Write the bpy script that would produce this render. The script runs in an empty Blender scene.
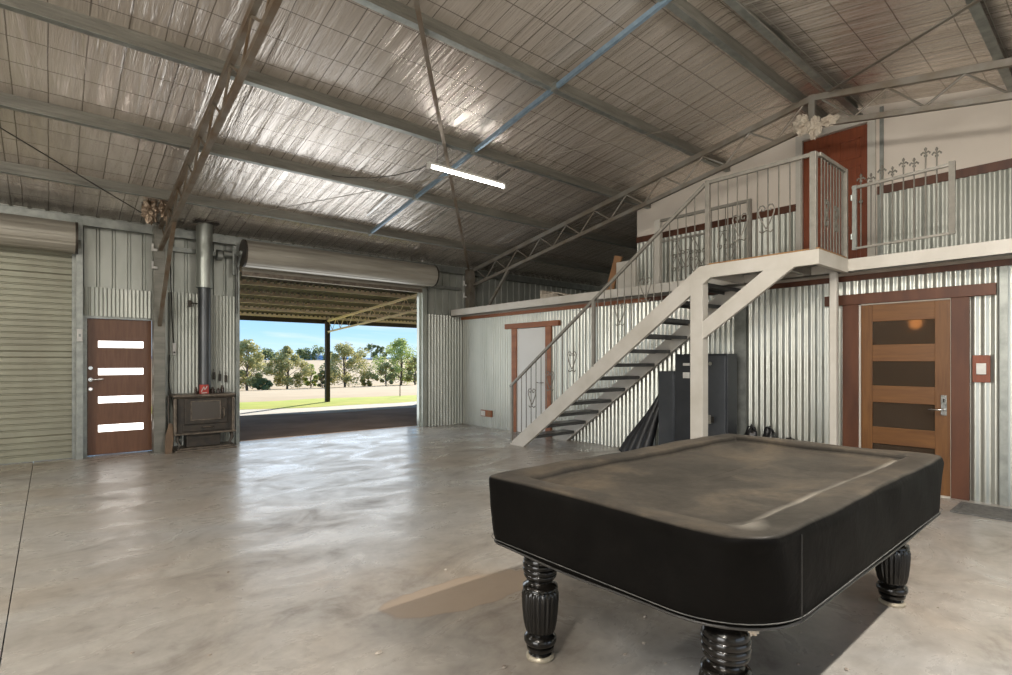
import bpy, bmesh, math, random
from mathutils import Vector, Matrix
random.seed(7)
SC = bpy.context.scene
COL = SC.collection
PI = math.pi

# ------------------------------------------------------------------ materials
def newmat(name):
    m = bpy.data.materials.new(name); m.use_nodes = True
    nt = m.node_tree; b = nt.nodes['Principled BSDF']
    return m, nt, b
def N(nt, t, **kw):
    n = nt.nodes.new(t)
    for k, v in kw.items():
        if k in n.inputs.keys(): n.inputs[k].default_value = v
        else: setattr(n, k, v)
    return n
def L(nt, a, b): nt.links.new(a, b)
def coords(nt, scale=(1, 1, 1), rot=(0, 0, 0)):
    g = N(nt, 'ShaderNodeNewGeometry'); mp = N(nt, 'ShaderNodeMapping')
    mp.inputs['Scale'].default_value = scale; mp.inputs['Rotation'].default_value = rot
    L(nt, g.outputs['Position'], mp.inputs['Vector']); return mp.outputs['Vector']
def ramp(nt, fac, stops):
    r = N(nt, 'ShaderNodeValToRGB'); e = r.color_ramp.elements
    while len(e) < len(stops): e.new(0.5)
    for i, (p, c) in enumerate(stops):
        e[i].position = p; e[i].color = (*c, 1) if len(c) == 3 else c
    L(nt, fac, r.inputs['Fac']); return r.outputs['Color']
def noise(nt, vec, scale, detail=4, rough=.55, dist=0):
    n = N(nt, 'ShaderNodeTexNoise'); n.inputs['Scale'].default_value = scale
    n.inputs['Detail'].default_value = detail; n.inputs['Roughness'].default_value = rough
    n.inputs['Distortion'].default_value = dist
    L(nt, vec, n.inputs['Vector']); return n.outputs['Fac']
def mix(nt, fac, a, b, mode='MIX'):
    m = N(nt, 'ShaderNodeMix'); m.data_type = 'RGBA'; m.blend_type = mode
    for s, v in ((m.inputs[0], fac), (m.inputs[6], a), (m.inputs[7], b)):
        if hasattr(v, 'links'): L(nt, v, s)
        elif isinstance(v, (int, float)): s.default_value = v
        else: s.default_value = (*v, 1)
    return m.outputs[2]
def math_(nt, op, a, b=None, c=None, clamp=False):
    m = N(nt, 'ShaderNodeMath'); m.operation = op; m.use_clamp = clamp
    for i, v in enumerate((a, b, c)):
        if v is None: continue
        if hasattr(v, 'links'): L(nt, v, m.inputs[i])
        else: m.inputs[i].default_value = v
    return m.outputs[0]
def bump(nt, b, h, strength=.3, dist=.01):
    n = N(nt, 'ShaderNodeBump'); n.inputs['Strength'].default_value = strength
    n.inputs['Distance'].default_value = dist
    L(nt, h, n.inputs['Height']); L(nt, n.outputs['Normal'], b.inputs['Normal'])

def simple(name, c1, c2=None, rough=.5, metal=0., scale=6., sc=(1, 1, 1), bmp=0., detail=4, spec=.5, lo=.35, hi=.65, rough2=None):
    m, nt, b = newmat(name)
    b.inputs['Roughness'].default_value = rough; b.inputs['Metallic'].default_value = metal
    b.inputs['Specular IOR Level'].default_value = spec
    v = coords(nt, sc); f = noise(nt, v, scale, detail)
    if c2 is None: c2 = tuple(x * .8 for x in c1)
    L(nt, ramp(nt, f, [(lo, c1), (hi, c2)]), b.inputs['Base Color'])
    if rough2 is not None:
        mr = N(nt, 'ShaderNodeMapRange'); mr.inputs['To Min'].default_value = rough; mr.inputs['To Max'].default_value = rough2
        L(nt, f, mr.inputs['Value']); L(nt, mr.outputs[0], b.inputs['Roughness'])
    if bmp: bump(nt, b, noise(nt, v, scale * 6, 3), bmp, .004)
    return m
def emis(name, col, s):
    m, nt, b = newmat(name)
    b.inputs['Base Color'].default_value = (*col, 1)
    b.inputs['Emission Color'].default_value = (*col, 1); b.inputs['Emission Strength'].default_value = s
    return m

M = {}
M['galv'] = simple('galvanised', (.36, .37, .345), (.25, .265, .245), .42, .65, 9, bmp=.05)
M['purlin'] = simple('galvanised_purlin', (.25, .24, .205), (.175, .168, .143), .45, .4, 5, (.4, 3, 3))
M['blue'] = simple('blue_galvanised', (.27, .37, .46), (.20, .29, .38), .4, .4, 12)
M['truss'] = simple('weathered_truss', (.22, .19, .15), (.16, .105, .06), .5, .35, 4, bmp=.1)
M['truss_grey'] = simple('grey_truss', (.27, .255, .225), (.185, .15, .11), .5, .4, 3, bmp=.1)
M['zinc'] = simple('zinc_sheet', (.60, .60, .545), (.48, .49, .44), .33, .78, 2.5, (1, 1, .3), detail=6)
M['zinc_dull'] = simple('zinc_sheet_dull', (.56, .57, .52), (.39, .405, .36), .45, .5, 1.7, (1, 1, .35), detail=7)
M['curtain'] = simple('roller_curtain', (.34, .335, .255), (.28, .27, .205), .45, .25, 2, (1, 1, .5), detail=6)
M['drum'] = simple('roller_drum', (.46, .43, .365), (.33, .305, .255), .42, .3, 3, (.3, 2, 4), detail=5)
M['cream'] = simple('cream_painted_steel', (.62, .585, .525), (.53, .495, .43), .45, 0, 3, bmp=.05, detail=6)
M['rail'] = simple('grey_painted_rail', (.30, .28, .24), (.235, .22, .19), .4, .2, 12)
M['white_wall'] = simple('white_lining', (.78, .70, .61), (.74, .66, .57), .6, 0, 1.2)
M['white_door'] = simple('white_door', (.74, .73, .70), (.71, .70, .67), .5, 0, 2)
M['rust_trim'] = simple('rust_stained_timber', (.36, .135, .055), (.24, .082, .034), .55, 0, 6, (1, .25, 1), bmp=.1)
M['dark_trim'] = simple('dark_red_timber', (.115, .040, .017), (.07, .023, .010), .5, 0, 7, (1, 1, .2), bmp=.1)
M['black_metal'] = simple('stove_black', (.05, .045, .04), (.085, .07, .055), .45, .5, 9, bmp=.15, rough2=.6)
M['stove_edge'] = simple('stove_worn_edge', (.22, .18, .14), (.11, .09, .07), .45, .5, 14, bmp=.15)
M['flue_dark'] = simple('flue_dark_steel', (.075, .08, .085), (.12, .125, .13), .38, .7, 3, (1, 1, .4))
M['flue_light'] = simple('flue_galvanised', (.46, .48, .44), (.36, .38, .34), .35, .6, 4, (1, 1, .5))
M['safe'] = simple('blue_grey_steel', (.048, .052, .058), (.034, .037, .042), .35, .3, 3)
M['safe_light'] = simple('blue_grey_steel_door', (.084, .09, .10), (.064, .07, .079), .32, .3, 3)
M['black_fabric'] = simple('black_fabric', (.006, .006, .007), (.012, .012, .013), .4, 0, 20, bmp=.4)
M['chrome'] = simple('satin_chrome', (.62, .62, .6), None, .22, 1, 8)
M['bar'] = simple('grey_steel_bar', (.20, .185, .155), (.15, .138, .115), .45, .2, 12)
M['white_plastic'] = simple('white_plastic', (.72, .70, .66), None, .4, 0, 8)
M['brown_board'] = simple('plywood_brown', (.34, .18, .085), (.25, .13, .06), .6, 0, 6, (1, 1, .3))
M['old_wood'] = simple('old_split_wood', (.20, .13, .08), (.10, .065, .04), .7, 0, 10, (1, 1, .2), bmp=.4)
M['dark_tread'] = simple('dark_tread_steel', (.085, .085, .085), (.12, .12, .115), .45, .4, 6)
M['mat_rubber'] = simple('grey_mat', (.085, .085, .08), (.15, .145, .135), .7, 0, 24, bmp=.5)
M['ply_edge'] = simple('ply_edge', (.33, .19, .08), (.24, .12, .05), .6, 0, 12)
M['insul'] = simple('insulation_scrap', (.62, .55, .45), (.45, .38, .30), .8, 0, 12, bmp=.6)
M['foil_scrap'] = simple('foil_scrap', (.42, .33, .25), (.16, .11, .07), .3, .85, 16, bmp=1.0)
M['red_box'] = simple('red_carton', (.55, .06, .04), (.45, .05, .04), .5, 0, 6)
M['glass_brown'] = simple('amber_bottle', (.03, .015, .01), (.05, .03, .02), .15, 0, 6)
M['wire'] = simple('wire_black', (.03, .025, .02), None, .5, .3, 9)
M['carport_steel'] = simple('carport_steel', (.92, .78, .60), (.85, .70, .52), .5, 0, 4)
M['carport_sheet'] = simple('carport_sheet', (.035, .024, .017), (.05, .035, .025), .7, 0, 2)
M['gravel'] = simple('pale_gravel', (.66, .60, .52), (.74, .69, .61), .9, 0, 3, bmp=.3, detail=8)
M['dirt'] = simple('brown_dirt', (.34, .22, .145), (.52, .35, .24), .95, 0, .9, (1, 1, 1), bmp=.8, detail=10)
M['lawn'] = simple('green_lawn', (.36, .42, .03), (.50, .50, .07), .9, 0, 1.2, bmp=.3, detail=8)
M['dry'] = simple('dry_grass', (.56, .41, .24), (.48, .345, .20), .95, 0, .5, bmp=.3, detail=8)
M['hill'] = simple('dry_hill', (.46, .34, .2), (.38, .29, .17), .95, 0, .06, detail=8)
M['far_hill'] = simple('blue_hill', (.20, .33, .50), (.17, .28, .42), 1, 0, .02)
M['bark'] = simple('gum_bark', (.26, .20, .15), (.14, .10, .07), .9, 0, 6, bmp=.3)
M['outer'] = simple('outer_ground', (.30, .22, .15), (.38, .30, .2), .95, 0, .3)
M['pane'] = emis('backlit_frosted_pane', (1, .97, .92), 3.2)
M['tube'] = emis('lit_tube', (1, .98, .94), 24)
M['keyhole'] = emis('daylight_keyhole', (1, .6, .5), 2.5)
M['floor_chip'] = simple('chip', (.45, .40, .34), (.25, .2, .16), .8, 0, 30)

def leafmat(name, c1, c2):
    m, nt, b = newmat(name); b.inputs['Roughness'].default_value = .6
    v = coords(nt); f = noise(nt, v, 2.2, 3)
    L(nt, ramp(nt, f, [(.35, c1), (.65, c2)]), b.inputs['Base Color'])
    tr = N(nt, 'ShaderNodeBsdfTranslucent'); tr.inputs['Color'].default_value = (*[min(1, x * 1.3) for x in c2], 1)
    mx = N(nt, 'ShaderNodeMixShader'); mx.inputs['Fac'].default_value = .35
    L(nt, b.outputs[0], mx.inputs[1]); L(nt, tr.outputs[0], mx.inputs[2])
    L(nt, mx.outputs[0], nt.nodes['Material Output'].inputs['Surface'])
    return m
M['leaf_grey'] = leafmat('gum_leaf', (.30, .31, .11), (.48, .44, .20))
M['leaf_green'] = leafmat('green_leaf', (.26, .34, .10), (.42, .48, .16))
M['leaf_dark'] = leafmat('dark_leaf', (.14, .19, .08), (.24, .27, .12))

def wood(name, c1, c2, sc=(14, 14, 1.2)):
    m, nt, b = newmat(name); b.inputs['Roughness'].default_value = .38
    v = coords(nt, sc); f = noise(nt, v, 2.2, 6, .6, .6)
    L(nt, ramp(nt, f, [(.3, c1), (.7, c2)]), b.inputs['Base Color']); bump(nt, b, f, .08, .003)
    return m
M['wood_door'] = wood('honey_timber', (.19, .083, .024), (.115, .046, .013))
M['wood_rail'] = wood('honey_timber_rail', (.19, .083, .024), (.12, .048, .0135), (14, 1.2, 14))
M['brown_door'] = wood('brown_timber', (.20, .095, .05), (.135, .058, .03))
M['red_door'] = wood('red_brown_timber', (.25, .065, .025), (.17, .042, .017))

m, nt, b = newmat('door_glass'); M['glass'] = m
b.inputs['Base Color'].default_value = (.10, .065, .04, 1); b.inputs['Roughness'].default_value = .12
b.inputs['Transmission Weight'].default_value = .6; b.inputs['IOR'].default_value = 1.45
v = coords(nt, (1, 1, 1)); w = N(nt, 'ShaderNodeTexWave'); w.bands_direction = 'Y'; w.inputs['Scale'].default_value = 16
w.inputs['Distortion'].default_value = 1.5; L(nt, v, w.inputs['Vector']); bump(nt, b, w.outputs['Fac'], .06, .003)
m, nt, b = newmat('stove_glass'); M['stove_glass'] = m
b.inputs['Base Color'].default_value = (.09, .075, .06, 1); b.inputs['Roughness'].default_value = .25

# concrete floor
m, nt, b = newmat('concrete'); M['concrete'] = m
v = coords(nt)
big = noise(nt, v, .55, 5, .55, .5); med = noise(nt, coords(nt, (1, 1.5, 1), (0, 0, -.7)), 1.5, 10, .64, .8); fine = noise(nt, v, 26, 5, .6)
c = ramp(nt, big, [(.32, (.375, .32, .26)), (.5, (.39, .36, .32)), (.68, (.40, .392, .378))])
d = ramp(nt, med, [(.28, (.52, .50, .48)), (.42, (.84, .83, .82)), (.60, (1.04, 1.04, 1.04))])
c = mix(nt, 1, c, d, 'MULTIPLY')
f2 = ramp(nt, fine, [(.3, (.93, .93, .93)), (.7, (1.05, 1.05, 1.05))])
c = mix(nt, 1, c, f2, 'MULTIPLY'); mid_ = noise(nt, v, 6.5, 8, .7, .4)
c = mix(nt, 1, c, ramp(nt, mid_, [(.32, (.80, .79, .78)), (.5, (1, 1, 1)), (.7, (1.10, 1.10, 1.10))]), 'MULTIPLY')
# the lens-shaped tan repair patch in the slab
g = N(nt, 'ShaderNodeNewGeometry'); mp = N(nt, 'ShaderNodeMapping'); mp.vector_type = 'TEXTURE'
mp.inputs['Location'].default_value = (1.90, 2.64, 0); mp.inputs['Rotation'].default_value = (0, 0, math.radians(-2)); mp.inputs['Scale'].default_value = (.56, .22, 1)
L(nt, g.outputs['Position'], mp.inputs['Vector'])
nz = N(nt, 'ShaderNodeTexNoise'); nz.inputs['Scale'].default_value = 3.5; nz.inputs['Detail'].default_value = 6
L(nt, g.outputs['Position'], nz.inputs['Vector'])
vm = N(nt, 'ShaderNodeVectorMath'); vm.operation = 'MULTIPLY_ADD'; vm.inputs[1].default_value = (.9, .9, 0)
vs = N(nt, 'ShaderNodeVectorMath'); vs.operation = 'SUBTRACT'; vs.inputs[1].default_value = (.5, .5, 0)
L(nt, nz.outputs['Color'], vs.inputs[0]); L(nt, vs.outputs[0], vm.inputs[0]); L(nt, mp.outputs[0], vm.inputs[2])
ln = N(nt, 'ShaderNodeVectorMath'); ln.operation = 'LENGTH'; L(nt, vm.outputs[0], ln.inputs[0])
mask = ramp(nt, ln.outputs['Value'], [(.90, (1, 1, 1)), (.97, (0, 0, 0))])
edge = ramp(nt, ln.outputs['Value'], [(.86, (0, 0, 0)), (.94, (1, 1, 1)), (1.0, (0, 0, 0))])
c = mix(nt, math_(nt, 'MULTIPLY', mask, .85), c, (.37, .28, .20)); c = mix(nt, math_(nt, 'MULTIPLY', edge, .35), c, (.22, .17, .13))
L(nt, c, b.inputs['Base Color'])
rr = ramp(nt, med, [(.3, (.48,) * 3), (.65, (.20,) * 3)]); rr2 = mix(nt, mask, rr, (.5, .5, .5))
L(nt, rr2, b.inputs['Roughness']); b.inputs['Specular IOR Level'].default_value = .6
bump(nt, b, med, .06, .02)

# reflective foil sarking with safety mesh behind it
m, nt, b = newmat('foil_ceiling'); M['foil'] = m
b.inputs['Metallic'].default_value = .70
vv = coords(nt, (1, 1, 1)); sx = N(nt, 'ShaderNodeSeparateXYZ'); L(nt, vv, sx.inputs[0])
def lines(coord, period, width, off=0):
    a = math_(nt, 'DIVIDE', coord, period); a = math_(nt, 'ADD', a, 100.5 + off); a = math_(nt, 'FRACT', a)
    a = math_(nt, 'SUBTRACT', a, .5); a = math_(nt, 'ABSOLUTE', a)
    return math_(nt, 'LESS_THAN', a, width / period / 2)
wob = math_(nt, 'MULTIPLY', noise(nt, vv, 1.2, 2), .03)
lx = lines(math_(nt, 'ADD', sx.outputs[0], wob), .27, .010); ly = lines(math_(nt, 'ADD', sx.outputs[1], wob), .37, .010)
seam = lines(sx.outputs[0], 1.35, .012, .3)
grid = math_(nt, 'MAXIMUM', math_(nt, 'MAXIMUM', lx, ly), seam)
vst = coords(nt, (6, .42, .42)); wr = noise(nt, vst, 1.5, 5, .6, .5)
vst2 = coords(nt, (30, 1.4, 1.4)); wr2 = noise(nt, vst2, 1.0, 3, .6, .4)
patch = noise(nt, vv, .5, 2)
wsum = math_(nt, 'ADD', wr, math_(nt, 'MULTIPLY', wr2, .16))
bc = ramp(nt, wr, [(.30, (.68, .61, .535)), (.5, (.83, .755, .675)), (.68, (.92, .85, .775))])
bc = mix(nt, math_(nt, 'MULTIPLY', grid, .72), bc, (.17, .145, .12))
L(nt, bc, b.inputs['Base Color'])
L(nt, ramp(nt, patch, [(.35, (.15,) * 3), (.65, (.27,) * 3)]), b.inputs['Roughness'])
bump(nt, b, wsum, .5, .06)

# dusty black vinyl
m, nt, b = newmat('dusty_vinyl'); M['vinyl'] = m
g = N(nt, 'ShaderNodeNewGeometry'); sx = N(nt, 'ShaderNodeSeparateXYZ'); L(nt, g.outputs['Normal'], sx.inputs[0])
po = N(nt, 'ShaderNodeSeparateXYZ'); L(nt, g.outputs['Position'], po.inputs[0])
v = coords(nt); n1 = noise(nt, v, 2.2, 7, .65, .4); n2 = noise(nt, v, 30, 4, .6)
up = ramp(nt, sx.outputs[2], [(.55, (0, 0, 0)), (.98, (1, 1, 1))])
up2 = ramp(nt, sx.outputs[2], [(.2, (0, 0, 0)), (.5, (1, 1, 1))])
dust = ramp(nt, n1, [(.30, (.030, .027, .022)), (.5, (.060, .052, .042)), (.68, (.115, .092, .066))])
dust = mix(nt, 1, dust, ramp(nt, n2, [(.3, (.8, .8, .8)), (.7, (1.15, 1.15, 1.15))]), 'MULTIPLY')
c = mix(nt, up, ramp(nt, n1, [(.3, (.0035, .0032, .0030)), (.7, (.0075, .0068, .006))]), dust)
# pale dust lying in the crease along the inner foot of the cushion line
def band(coord, at, w):
    a = math_(nt, 'SUBTRACT', coord, at); a = math_(nt, 'ABSOLUTE', a)
    a = math_(nt, 'DIVIDE', a, w); return math_(nt, 'SUBTRACT', 1.0, a, clamp=True)
bx_ = band(po.outputs[1], .895, .045); by_ = band(po.outputs[0], 1.79, .03)
inx = math_(nt, 'MULTIPLY', math_(nt, 'GREATER_THAN', po.outputs[0], 1.76), math_(nt, 'LESS_THAN', po.outputs[0], 3.8))
iny = math_(nt, 'MULTIPLY', math_(nt, 'GREATER_THAN', po.outputs[1], .84), math_(nt, 'LESS_THAN', po.outputs[1], 1.9))
cr = math_(nt, 'MAXIMUM', math_(nt, 'MULTIPLY', bx_, inx), math_(nt, 'MULTIPLY', math_(nt, 'MULTIPLY', by_, iny), .45))
mpc = N(nt, 'ShaderNodeMapping'); mpc.vector_type = 'TEXTURE'; mpc.inputs['Location'].default_value = (1.83, .87, .8); mpc.inputs['Rotation'].default_value = (0, 0, .5)
mpc.inputs['Scale'].default_value = (.13, .075, 1); L(nt, g.outputs['Position'], mpc.inputs[0])
lc = N(nt, 'ShaderNodeVectorMath'); lc.operation = 'LENGTH'; L(nt, mpc.outputs[0], lc.inputs[0])
cc = math_(nt, 'SUBTRACT', 1.05, lc.outputs['Value'], clamp=True)
cr = math_(nt, 'MAXIMUM', cr, math_(nt, 'MULTIPLY', cc, 1.0))
cr = math_(nt, 'MULTIPLY', cr, ramp(nt, n1, [(.2, (.45,) * 3), (.6, (1,) * 3)]), clamp=True)
c = mix(nt, math_(nt, 'MULTIPLY', math_(nt, 'MULTIPLY', cr, up2), .9), c, (.36, .33, .28))
L(nt, c, b.inputs['Base Color'])
L(nt, ramp(nt, up, [(0, (.5,) * 3), (1, (.5,) * 3)]), b.inputs['Roughness']); L(nt, ramp(nt, up, [(0, (.035,) * 3), (1, (.3,) * 3)]), b.inputs['Specular IOR Level'])
bump(nt, b, noise(nt, coords(nt, (1, 1, 1)), 5, 5, .6, .6), .25, .02)
M['vinyl_hem'] = simple('vinyl_hem', (.022, .02, .018), (.035, .032, .028), .5, 0, 12)
M['black_lacquer'] = simple('black_lacquer', (.005, .0045, .004), (.009, .0075, .006), .18, 0, 8, spec=.45)
M['foot_metal'] = simple('cream_foot', (.42, .37, .28), (.3, .26, .2), .35, .3, 12)

# ------------------------------------------------------------------ mesh helpers
class MB:
    def __init__(s): s.v = []; s.f = []; s.mi = []; s.cur = 0
    def add(s, vs, fs):
        o = len(s.v); s.v += [tuple(x) for x in vs]; s.f += [tuple(i + o for i in f) for f in fs]; s.mi += [s.cur] * len(fs)
        return s
    def box(s, x0, x1, y0, y1, z0, z1):
        vs = [(x0, y0, z0), (x1, y0, z0), (x1, y1, z0), (x0, y1, z0), (x0, y0, z1), (x1, y0, z1), (x1, y1, z1), (x0, y1, z1)]
        return s.add(vs, [(0, 3, 2, 1), (4, 5, 6, 7), (0, 1, 5, 4), (1, 2, 6, 5), (2, 3, 7, 6), (3, 0, 4, 7)])
    def bar(s, p, q, w, h, up=(0, 0, 1)):
        p, q = Vector(p), Vector(q); d = (q - p).normalized(); up = Vector(up)
        if abs(d.dot(up)) > .98: up = Vector((0, 1, 0))
        a = d.cross(up).normalized() * w / 2; b_ = a.cross(d).normalized() * h / 2
        vs = [p - a - b_, p + a - b_, p + a + b_, p - a + b_, q - a - b_, q + a - b_, q + a + b_, q - a + b_]
        return s.add(vs, [(0, 1, 2, 3), (7, 6, 5, 4), (0, 4, 5, 1), (1, 5, 6, 2), (2, 6, 7, 3), (3, 7, 4, 0)])
    def extrude(s, prof, axis_p, axis_q, closed=True):
        """prof: list of 2D (a,b) laid on the two axes not along the extrusion; axis along X/Y/Z given by tuple fn."""
        n = len(prof); vs = [axis_p(a, b) for a, b in prof] + [axis_q(a, b) for a, b in prof]
        fs = [(i, (i + 1) % n, n + (i + 1) % n, n + i) for i in range(n if closed else n - 1)]
        if closed: fs += [tuple(range(n - 1, -1, -1)), tuple(range(n, 2 * n))]
        return s.add(vs, fs)
    def tube(s, pts, r, n=8, cap=True):
        pts = [Vector(p) for p in pts]; rs = r if isinstance(r, (list, tuple)) else [r] * len(pts)
        vs = []; ref = None
        for i, p in enumerate(pts):
            d = (pts[min(i + 1, len(pts) - 1)] - pts[max(i - 1, 0)]).normalized()
            if ref is None: ref = Vector((0, 0, 1)) if abs(d.z) < .9 else Vector((1, 0, 0))
            a = d.cross(ref).normalized(); bb = a.cross(d).normalized(); ref = bb
            for k in range(n):
                t = 2 * PI * k / n; vs.append(p + (a * math.cos(t) + bb * math.sin(t)) * rs[i])
        fs = []
        for i in range(len(pts) - 1):
            for k in range(n): fs.append((i * n + k, i * n + (k + 1) % n, (i + 1) * n + (k + 1) % n, (i + 1) * n + k))
        if cap: fs += [tuple(range(n - 1, -1, -1)), tuple((len(pts) - 1) * n + k for k in range(n))]
        return s.add(vs, fs)
    def lathe(s, prof, cx, cy, n=32, flute=None):
        vs = []; fs = []
        for (r, z, *fl) in prof:
            a = fl[0] if fl else 0
            for k in range(n):
                t = 2 * PI * k / n; rr = r * (1 - a * (.5 + .5 * math.cos((flute or 1) * t)))
                vs.append((cx + rr * math.cos(t), cy + rr * math.sin(t), z))
        for i in range(len(prof) - 1):
            for k in range(n): fs.append((i * n + k, i * n + (k + 1) % n, (i + 1) * n + (k + 1) % n, (i + 1) * n + k))
        fs += [tuple(range(n - 1, -1, -1)), tuple((len(prof) - 1) * n + k for k in range(n))]
        return s.add(vs, fs)
    def blob(s, c, r, seed=0, amp=.2, n=14, m=20):
        rnd = random.Random(seed); ph = [rnd.uniform(0, 6.28) for _ in range(9)]
        vs = []; fs = []
        for i in range(n + 1):
            th = PI * i / n
            for k in range(m):
                t = 2 * PI * k / m
                w = 1 + amp * (math.sin(3 * t + ph[0] + 2 * th) * .4 + math.sin(5 * t + ph[1]) * math.sin(3 * th + ph[2]) * .35 + math.sin(7 * th + ph[3] + t) * .25)
                vs.append((c[0] + r[0] * w * math.sin(th) * math.cos(t), c[1] + r[1] * w * math.sin(th) * math.sin(t), c[2] + r[2] * w * math.cos(th)))
        for i in range(n):
            for k in range(m): fs.append((i * m + k, (i + 1) * m + k, (i + 1) * m + (k + 1) % m, i * m + (k + 1) % m))
        return s.add(vs, fs)
    def build(s, name, mat, parent=None, smooth=False, bevel=0, auto=None):
        me = bpy.data.meshes.new(name); me.from_pydata(s.v, [], s.f)
        mats = mat if isinstance(mat, (list, tuple)) else [mat]
        for mm in mats: me.materials.append(mm)
        if len(mats) > 1: me.polygons.foreach_set('material_index', s.mi)
        me.validate(); me.update()
        o = bpy.data.objects.new(name, me); COL.objects.link(o)
        if smooth:
            me.polygons.foreach_set('use_smooth', [True] * len(me.polygons))
            if auto is not None: me.set_sharp_from_angle(angle=math.radians(auto))
        if bevel:
            md = o.modifiers.new('bevel', 'BEVEL'); md.width = bevel; md.segments = 2; md.limit_method = 'ANGLE'
        if parent: o.parent = parent; o.matrix_parent_inverse = parent.matrix_world.inverted()
        return o
def B(*a): return MB().box(*a)
def thing(name, label, cat, loc=(0, 0, 0), group=None, kind=None):
    o = bpy.data.objects.new(name, None); COL.objects.link(o); o.location = loc; o.empty_display_size = .1
    o.matrix_world = Matrix.Translation(loc)
    o['label'] = label; o['category'] = cat
    if group: o['group'] = group
    if kind: o['kind'] = kind
    return o
def tag(o, label, cat, group=None, kind=None):
    o['label'] = label; o['category'] = cat
    if group: o['group'] = group
    if kind: o['kind'] = kind
    return o
def struct(o, label=None, cat=None):
    o['kind'] = 'structure'
    if label: o['label'] = label
    if cat: o['category'] = cat
    return o

def sheet(axis, fixed, a0, a1, z0, ztop, prof, sign=1, depth=True):
    """vertical ribbed sheet. axis 'x': runs along X at Y=fixed; 'y': along Y at X=fixed. prof(a) -> offset. ztop number or fn(a)."""
    mb = MB(); vs = []; fs = []
    xs = prof[1](a0, a1)
    for a in xs:
        off = prof[0](a) * sign; zt = ztop(a) if callable(ztop) else ztop
        for z in (z0, zt):
            vs.append((a, fixed + off, z) if axis == 'x' else (fixed + off, a, z))
    for i in range(len(xs) - 1): fs.append((2 * i, 2 * i + 2, 2 * i + 3, 2 * i + 1))
    mb.add(vs, fs); return mb
def corr_f(a): return .009 * math.sin(2 * PI * a / .076)
def corr_s(a0, a1):
    n = max(2, int((a1 - a0) / .0095)); return [a0 + (a1 - a0) * i / n for i in range(n + 1)]
CORR = (corr_f, corr_s)
def mini_s(a0, a1):
    n = max(2, int((a1 - a0) / .0055)); return [a0 + (a1 - a0) * i / n for i in range(n + 1)]
MINI = (lambda a: .0055 * math.sin(2 * PI * a / .050), mini_s)
def rib_f(a):
    p = (a % .19)
    if p < .140: return .0
    if p < .153: return .029 * (p - .140) / .013
    if p < .177: return .029
    return .029 * (.19 - p) / .013
def rib_s(a0, a1):
    xs = {round(a0, 4), round(a1, 4)}; k = math.floor(a0 / .19)
    while k * .19 < a1 + .2:
        for d in (0.0001, .140, .153, .177):
            x = k * .19 + d
            if a0 < x < a1: xs.add(round(x, 4))
        k += 1
    return sorted(xs)
RIB = (rib_f, rib_s)
SLOPE = .1763; RY = 2.62
def pur_h(y): return 4.72 - SLOPE * abs(y - RY)          # underside of purlins / top of truss chord
PH = .125
def roof_h(y): return pur_h(y) + PH                     # underside of foil

XL, XR, YF, YB = -5.6, 12.0, -4.7, 10.0
TX = (-4.54, 1.28, 7.25)

# ------------------------------------------------------------------ floor, roof skin
f = B(XL, XR, YF, -.0, -.12, 0); f = MB()
f.box(XL, -.180, YF, 10.12, -.12, 0); f.box(-.174, XR, YF, 10.12, -.12, 0)
struct(f.build('floor', M['concrete']), 'polished grey concrete slab with tan patch', 'floor')
mb = MB(); ny = 40
for (ya, yb) in ((YF, RY), (RY, YB + .15)):
    n = 30; nx = 40; vs = []; fs = []
    for i in range(n + 1):
        y = ya + (yb - ya) * i / n
        for j in range(nx + 1):
            x = XL + (XR - XL) * j / nx
            vs.append((x, y, roof_h(y) + .004 * math.sin(x * 3.1 + y)))
    for i in range(n):
        for j in range(nx): fs.append((i * (nx + 1) + j, (i + 1) * (nx + 1) + j, (i + 1) * (nx + 1) + j + 1, i * (nx + 1) + j + 1))
    mb.add(vs, fs)
struct(mb.build('ceiling', M['foil'], smooth=True), 'reflective foil lined sloping shed ceiling', 'ceiling')
mb = MB()
for (ya, yb) in ((YF - .2, RY), (RY, YB + .2)):
    za, zb = roof_h(ya) + .06, roof_h(yb) + .06
    mb.add([(XL - .2, ya, za), (XR + .2, ya, za), (XR + .2, yb, zb), (XL - .2, yb, zb), (XL - .2, ya, za + .03), (XR + .2, ya, za + .03), (XR + .2, yb, zb + .03), (XL - .2, yb, zb + .03)],
           [(0, 1, 2, 3), (7, 6, 5, 4), (0, 4, 5, 1), (1, 5, 6, 2), (2, 6, 7, 3), (3, 7, 4, 0)])
struct(mb.build('roof', M['zinc_dull']))

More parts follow.
